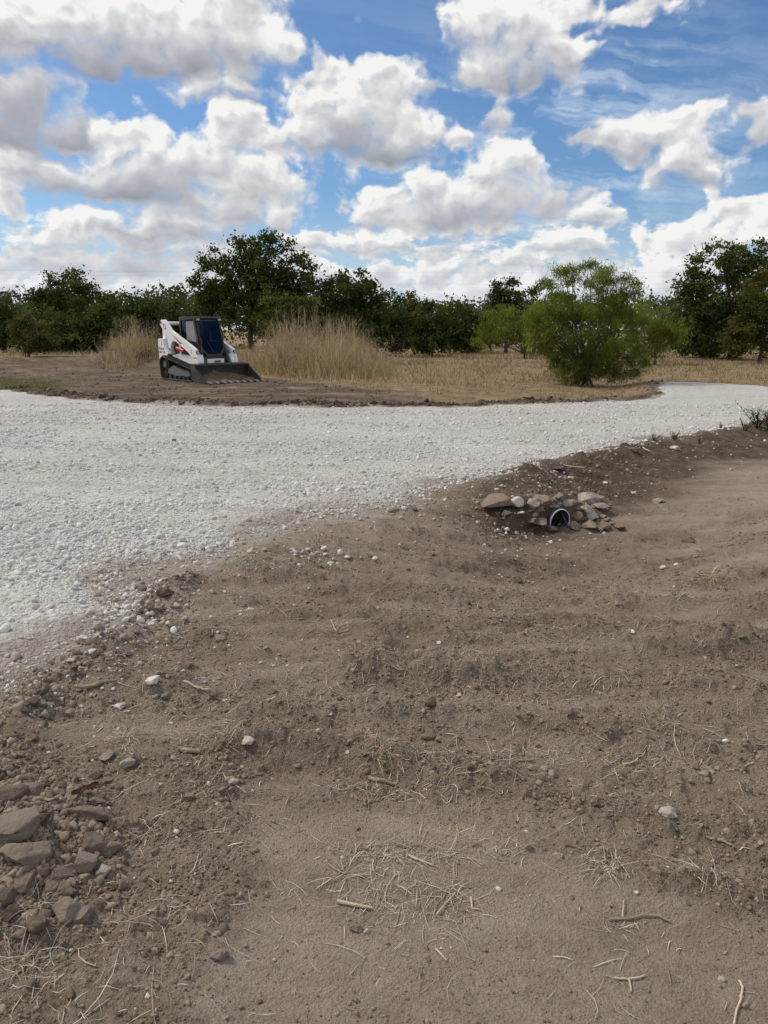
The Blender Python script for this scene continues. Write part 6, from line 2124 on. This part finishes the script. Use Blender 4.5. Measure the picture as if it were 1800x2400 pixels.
def tree(name, label, D, blobs, base_u, mat, n_leaf, leaf, clump_r, n_clump, group=None, style='leaf', cat='tree', trunks=1, airy=0.0, seed=1, cut=None, depth=0.8, limbs=10):
    """blobs: ellipses (x, y, rx, ry) of the outline on the 1659 px view, standing at distance D"""
    g = np.random.default_rng(seed)
    sc = K / FPX * D / math.cos(PITCH)
    E = []
    for (u, v, ru, rv) in blobs:
        d = pix_dir(u * K, v * K)
        t = D / d.y
        E.append((d.x * t, D, CAM_H + d.z * t, ru * sc, min(ru, rv * 1.3) * sc * depth, rv * sc))
    E = np.array(E)
    bx = pix_dir(base_u * K, 780 * K)
    x0 = bx.x * D / bx.y
    z0 = float(base_height(np.array([x0]), np.array([float(D)]))[0])
    vol = (E[:, 3] * E[:, 4] * E[:, 5]) ** 0.72
    which = g.choice(len(E), n_clump, p=vol / vol.sum())
    u = g.normal(size=(n_clump, 3))
    u /= np.linalg.norm(u, axis=1, keepdims=True)
    r = g.random(n_clump) ** (0.33 - 0.12 * airy) * 0.98
    C = E[which, :3] + u * r[:, None] * E[which, 3:]
    C[:, 2] = np.maximum(C[:, 2], z0 + 0.15)
    ctint = g.random(n_clump)
    pick = g.integers(0, n_clump, n_leaf)
    off = g.normal(size=(n_leaf, 3)) * clump_r * (0.55 + 0.5 * g.random((n_leaf, 1))) * np.array([1, 1, 0.7])
    L = C[pick] + off
    L[:, 2] = np.maximum(L[:, 2], z0 + 0.05)
    ax = g.normal(size=(n_leaf, 3))
    if style == 'feather':
        ax[:, 2] = -np.abs(ax[:, 2]) * 1.2 - 0.25
    ax /= np.linalg.norm(ax, axis=1, keepdims=True)
    nv = g.normal(size=(n_leaf, 3)) + np.array([0, 0, 0.8])
    bx_ = np.cross(ax, nv)
    bx_ /= np.linalg.norm(bx_, axis=1, keepdims=True) + 1e-9
    s = leaf * (0.6 + 0.8 * g.random((n_leaf, 1)))
    wr = 0.16 if style == 'feather' else 0.52
    V = np.stack([L - ax * s, L + bx_ * s * wr + ax * s * 0.1, L + ax * s, L - bx_ * s * wr + ax * s * 0.1], 1).reshape(-1, 3)
    root = np.array([x0, D, z0])
    F = np.arange(n_leaf * 4).reshape(-1, 4)
    me = mesh_np('crown', V - root, F)
    set_attr(me, 'tint', np.repeat(np.clip(0.80 * ctint[pick] + 0.36 * g.random(n_leaf) - 0.06, 0, 1), 4))
    T = bpy.data.objects.new(name, None)
    COL.objects.link(T)
    T.location = root
    T['label'] = label
    T['category'] = cat
    if group:
        T['group'] = group
    cr = link('crown', me, mat, T)
    # trunk and limbs reach into the clumps
    segs = []
    hgt = E[:, 2].max() - z0
    tr = 0.020 * hgt + 0.03
    for k in range(trunks):
        lean = Vector((g.normal(0, 0.10 if trunks == 1 else 0.35), g.normal(0, 0.2), 1.0))
        top = Vector((0, 0, -0.1)) + lean * (hgt * (0.42 if trunks == 1 else 0.22))
        start = Vector((g.normal(0, 0.05 * (trunks - 1)), g.normal(0, 0.05 * (trunks - 1)), -0.15))
        mid = start.lerp(top, 0.5) + Vector((g.normal(0, 0.05 * hgt * 0.4), 0, 0))
        rt = tr / math.sqrt(trunks)
        segs.append(([start, mid, top], [rt * 1.25, rt, rt * 0.75]))
        tgt = C[g.integers(0, n_clump, max(3, limbs // trunks))] - root
        for q in tgt:
            q = Vector(q)
            m1 = top.lerp(q, 0.45) + Vector((g.normal(0, 0.08), g.normal(0, 0.08), 0.10 * hgt * g.random()))
            segs.append(([mid.lerp(top, 0.6 + 0.4 * g.random()), m1, q], [rt * 0.55, rt * 0.32, 0.012]))
    link('trunk', limb_mesh(segs), M_BARK, T)
    return T


# left: dark live oaks and the hedge of scrub they stand in
tree('oak_tree', 'dark round-headed oak, tallest tree at the far left', 58, [(150, 640, 82, 52), (92, 668, 62, 42), (212, 658, 40, 30), (150, 690, 110, 50)], 150, M_OAK, 15000, 0.11, 0.34, 150, 'dark trees on the left', seed=11)
HG2 = 'scrub thicket behind the loader'
for i, (u, v, ru, rv, D, nm, lab, mt, nl) in enumerate([
    (15, 690, 60, 55, 55, 'scrub_bush', 'dark scrub bush cut by the left picture edge', M_OAK, 6000),
    (105, 715, 70, 50, 53, 'scrub_bush', 'dark scrub bush right of the yellowish bush at far left', M_OAK, 6000),
    (185, 705, 60, 60, 52, 'scrub_bush', 'broad dark scrub bush below the tallest oak at left', M_OAK, 7000),
    (255, 700, 55, 62, 51, 'scrub_bush', 'dense dark bush left of the soil bank and bare twigs', M_OAK, 7000),
    (312, 692, 50, 50, 52, 'scrub_bush', 'dark bush behind the bare twigs left of the loader', M_OAK, 5500),
    (370, 690, 50, 42, 54, 'scrub_bush', 'low dark bush behind the rear of the loader', M_OAK, 5000),
    (420, 688, 40, 38, 56, 'scrub_bush', 'low green bush left of the big elm trunk', M_ELM, 4000),
]):
    tree(nm, lab, D, [(u, v, ru, rv), (u + ru * .4, v + 25, ru * .7, rv * .7), (u - ru * .4, v + 20, ru * .7, rv * .7)], u, mt, int(nl * 1.25), 0.105, 0.30, 80, HG2, cat='bush', seed=40 + i, trunks=3, limbs=6)
tree('yellow_bush', 'yellowish olive bush in front of the dark scrub at far left', 46, [(62, 712, 36, 34), (75, 735, 44, 28)], 65, M_OLIVE, 4200, 0.08, 0.22, 50, cat='bush', seed=60, trunks=4, limbs=8)

# middle
tree('elm_tree', 'tall airy elm rising behind the loader and tall grass', 39,
     [(455, 590, 42, 58), (520, 575, 62, 60), (585, 565, 66, 52), (640, 600, 42, 48), (540, 640, 110, 62), (450, 650, 42, 40), (600, 660, 80, 60), (560, 520, 34, 18)], 555, M_ELM, 24000, 0.085, 0.25, 280, airy=0.45, seed=3, limbs=26)
tree('dark_elm', 'dark broad tree right of the tall airy elm', 38, [(745, 640, 72, 52), (800, 665, 38, 62), (700, 675, 50, 60), (765, 705, 75, 52)], 750, M_OAK, 14000, 0.09, 0.26, 140, seed=5, limbs=16)
tree('yellow_elm', 'yellowish green bush low in front of the tall airy elm', 36, [(610, 680, 55, 45), (660, 690, 40, 50)], 630, M_ELM, 5500, 0.08, 0.24, 60, seed=6, cat='bush', limbs=8)
for i, (u, v, ru, rv, D, lab, mt, nl) in enumerate([
    (850, 690, 36, 58, 47, 'dark bush at the right foot of the dark broad tree', M_OAK, 4500),
    (893, 685, 34, 46, 50, 'sparse greyish bush, second right of the dark broad tree', M_OLIVE, 3500),
    (930, 705, 40, 52, 48, 'rounded dark olive bush in the gap of the tree line', M_OAK, 5500),
    (975, 700, 34, 48, 52, 'dark bush left of the opening in the tree line', M_OAK, 4500),
    (1015, 705, 34, 48, 53, 'dark bush right of the opening in the tree line', M_OAK, 4500),
    (1060, 690, 40, 40, 56, 'dark bush behind the pale mesquite of the tree line', M_OAK, 4500),
]):
    tree('scrub_bush', lab, D, [(u, v, ru, rv), (u, v + 25, ru * 1.1, rv * .7)], u, mt, nl, 0.10, 0.26, 60, 'bushes of the far tree line', cat='bush', seed=80 + i, trunks=3, limbs=6)
tree('slender_tree', 'slender sparse tree standing above the far tree line', 52, [(1088, 628, 26, 34), (1075, 650, 20, 24), (1102, 660, 30, 30)], 1092, M_OAK, 3600, 0.10, 0.24, 46, airy=1.0, seed=91, limbs=14)
tree('slender_tree', 'thin half-bare tree just left of the front mesquite top', 52, [(1140, 650, 36, 26), (1175, 640, 30, 40), (1160, 680, 50, 30)], 1150, M_OLIVE, 3000, 0.09, 0.24, 44, airy=1.0, seed=92, limbs=18)
tree('mesquite_tree', 'pale green mesquite with a visible crooked trunk in the far tree line', 44, [(1085, 705, 54, 40), (1130, 695, 52, 48), (1055, 730, 36, 26), (1150, 735, 40, 30)], 1128, M_MESQ, 9000, 0.10, 0.26, 90, style='feather', seed=95, trunks=2, limbs=14)
# right
tree('mesquite_tree', 'large feathery green mesquite standing beside the road bend', 23.6,
     [(1250, 640, 82, 62), (1320, 650, 60, 62), (1205, 700, 66, 62), (1330, 715, 66, 66), (1265, 730, 100, 62), (1290, 592, 44, 24), (1225, 592, 30, 22), (1350, 622, 30, 22), (1260, 578, 16, 12), (1325, 580, 14, 12), (1345, 785, 52, 40), (1255, 785, 66, 42), (1195, 768, 48, 38), (1300, 800, 62, 30), (1232, 806, 52, 28), (1372, 786, 36, 34), (1165, 735, 30, 34)],
     1262, M_MESQ, 46000, 0.060, 0.14, 440, style='feather', seed=21, trunks=6, airy=0.6, limbs=70)
tree('mesquite_tree', 'feathery mesquite behind the large one, to its right', 36, [(1395, 705, 62, 52), (1440, 715, 44, 46), (1410, 740, 70, 34)], 1410, M_MESQ, 9000, 0.085, 0.22, 90, style='feather', seed=22, trunks=3, limbs=14)
tree('oak_tree', 'tall dark oak near the right picture edge', 43,
     [(1610, 575, 60, 58), (1550, 585, 60, 56), (1510, 640, 56, 52), (1580, 650, 90, 70), (1490, 690, 46, 48), (1570, 715, 90, 60), (1680, 600, 60, 70), (1475, 640, 26, 22)], 1575, M_OAK, 24000, 0.095, 0.27, 240, 'dark trees on the right', seed=31, limbs=24)
tree('olive_tree', 'olive-brown leafy tree at the right picture edge before the oak', 38, [(1650, 650, 52, 60), (1615, 705, 42, 52), (1665, 720, 52, 52), (1590, 740, 26, 30)], 1640, M_OLIVE, 10000, 0.075, 0.22, 110, seed=32, limbs=16)
tree('scrub_bush', 'dark undergrowth bush between oak and feathery mesquite', 45, [(1490, 730, 44, 40), (1530, 740, 50, 36)], 1500, M_OAK, 5000, 0.09, 0.24, 60, cat='bush', seed=33, trunks=3, limbs=6)

# bare twig thicket by the soil bank
def build_twigs():
    g = np.random.default_rng(5)
    D = 37.0
    d = pix_dir(322 * K, 760 * K)
    x0 = d.x * D / d.y
    z0 = float(base_height(np.array([x0]), np.array([D]))[0])
    segs = []
    for k in range(46):
        s = Vector((g.normal(0, 0.5), g.normal(0, 0.4), -0.05))
        h = 1.0 + 1.3 * g.random()
        e = s + Vector((g.normal(0, 0.55), g.normal(0, 0.4), h))
        m1 = s.lerp(e, 0.55) + Vector((g.normal(0, 0.12), g.normal(0, 0.12), 0))
        segs.append(([s, m1, e], [0.016, 0.011, 0.004]))
        for q in range(3):
            a = s.lerp(e, 0.4 + 0.5 * g.random())
            b = a + Vector((g.normal(0, 0.3), g.normal(0, 0.2), 0.15 + 0.4 * g.random()))
            segs.append(([a, a.lerp(b, .5) + Vector((0, 0, .04)), b], [0.009, 0.006, 0.003]))
    o = link('twig_thicket', limb_mesh(segs, 'twig_thicket', 5), M_TWIG, label='bare grey-brown twig thicket left of the loader', category='bush')
    o.location = (x0, D, z0)


build_twigs()


# the wood far behind: one mass
def build_far_wood():
    g = np.random.default_rng(8)
    nc = 2000
    a = np.radians(-44 + 88 * g.random(nc))
    r = 66 + 14 * g.random(nc)
    x, y = r * np.sin(a), r * np.cos(a)
    topz = 3.8 + 0.7 * sstep(2, -14, x) + 0.9 * fbm(x * 0.11, y * 0.11, 3, 701) + 0.5 * fbm(x * 0.5, y * 0.5, 2, 703)
    z = topz * g.random(nc) ** 0.6
    n = 60000
    pk = g.integers(0, nc, n)
    L = np.stack([x, y, z], -1)[pk] + g.normal(size=(n, 3)) * np.array([0.55, 0.55, 0.32])
    L[:, 2] = np.maximum(L[:, 2], 0.05)
    ax = g.normal(size=(n, 3)); ax /= np.linalg.norm(ax, axis=1, keepdims=True)
    bx = np.cross(ax, g.normal(size=(n, 3))); bx /= np.linalg.norm(bx, axis=1, keepdims=True)
    s = 0.18 * (0.6 + 0.8 * g.random((n, 1)))
    V = np.stack([L - ax * s, L + bx * s * .55, L + ax * s, L - bx * s * .55], 1).reshape(-1, 3)
    me = mesh_np('distant_wood', V, np.arange(n * 4).reshape(-1, 4))
    set_attr(me, 'tint', np.repeat(np.clip(0.6 * g.random(nc)[pk] + 0.4 * g.random(n), 0, 1), 4))
    link('distant_wood', me, M_FAR, kind='stuff', label='dark wood closing the view behind the field')


build_far_wood()


# ------------------------------------------------------------------ weeds at the gravel's right rim
M_WEED = mat_leaves('weed_leaves', [(0.1, (.045, .065, .030)), (0.5, (.085, .115, .055)), (0.9, (.15, .18, .095))])


def weed(u, v, h, nstem, label, seed):
    g = np.random.default_rng(seed)
    x0, y0, t = at(u, v)
    z0 = H1(x0, y0)
    segs, Ls, Ax, Bx = [], [], [], []
    for k in range(nstem):
        tip = Vector((g.normal(0, 0.35 * h), g.normal(0, 0.35 * h), h * (0.55 + 0.45 * g.random())))
        mid = tip * 0.5 + Vector((g.normal(0, 0.04 * h), 0, 0.05 * h))
        segs.append(([Vector((0, 0, -0.02)), mid, tip], [0.006, 0.005, 0.002]))
        for q in range(16):
            f = 0.15 + 0.85 * q / 15
            p = mid * (2 * f) if f < 0.5 else mid.lerp(tip, 2 * f - 1)
            a = g.random() * 6.283
            dr = Vector((math.cos(a), math.sin(a), 0.35 + 0.3 * g.random())).normalized()
            ln = (0.10 + 0.10 * g.random()) * (1.15 - 0.6 * f) * h / 0.55
            Ls.append((p + dr * ln * 0.5)[:]); Ax.append((dr * ln * 0.5)[:])
            Bx.append((dr.cross(Vector((0, 0, 1))).normalized() * ln * 0.13)[:])
    Ls, Ax, Bx = np.array(Ls), np.array(Ax), np.array(Bx)
    V = np.stack([Ls - Ax, Ls + Bx, Ls + Ax * 1.0 - np.array([0, 0, .012]), Ls - Bx], 1).reshape(-1, 3)
    o = bpy.data.objects.new('weed', None)
    COL.objects.link(o)
    o.location = (x0, y0, z0)
    o['label'] = label
    o['category'] = 'weed'
    o['group'] = 'weeds along the right rim of the gravel'
    me = mesh_np('leaves', V, np.arange(len(V)).reshape(-1, 4))
    set_attr(me, 'tint', np.repeat(g.random(len(Ls)), 4))
    lv = link('leaves', me, M_WEED, o)
    lv['kind'] = 'stuff'
    link('stem', limb_mesh(segs, 'stem', 5), M_WEED, o)


weed(1775, 1004, 0.46, 9, 'leafy green weed at the right picture edge by the gravel', 1)
weed(1800, 1010, 0.40, 7, 'leafy weed cut by the right picture edge', 2)
weed(1745, 1010, 0.22, 5, 'low weed left of the leafy weed at the right edge', 3)
weed(1690, 1006, 0.12, 4, 'tiny weed growing in the gravel near the right edge', 4)
weed(1580, 1034, 0.17, 5, 'small weed on the soil ridge left of the right edge weeds', 5)
weed(1533, 1034, 0.13, 4, 'smallest sprig on the soil ridge beside the gravel', 6)
weed(1640, 1040, 0.12, 4, 'dry-looking sprig on the ridge between the other weeds', 7)


# ------------------------------------------------------------------ overhead wires far behind
def wire(v0, v1, D, label):
    P = []
    for k in range(41):
        u = -700 + (3200) * k / 40
        d = pix_dir(u, v0 + (v1 - v0) * k / 40 + 10 * ((k / 20 - 1) ** 2 - 0.3) * -1)
        t = D / d.y
        P.append(Vector((d.x * t, D, CAM_H + d.z * t)))
    o = P[20].copy()
    m = bpy.data.materials.get('wire') or mat_paint('wire', (.22, .22, .23), 0.5, 0.0)
    w = link('overhead_wire', limb_mesh([([p - o for p in P], [0.0045] * 41)], 'overhead_wire', 6), m, label=label, category='wire')
    w.location = o
    w['group'] = 'overhead wires'


wire(632, 640, 95, 'uppermost thin overhead wire crossing the sky above the trees')
wire(642, 650, 95.5, 'second thin overhead wire just under the uppermost one')
wire(657, 668, 95, 'lowest thin overhead wire crossing just above the tree line')
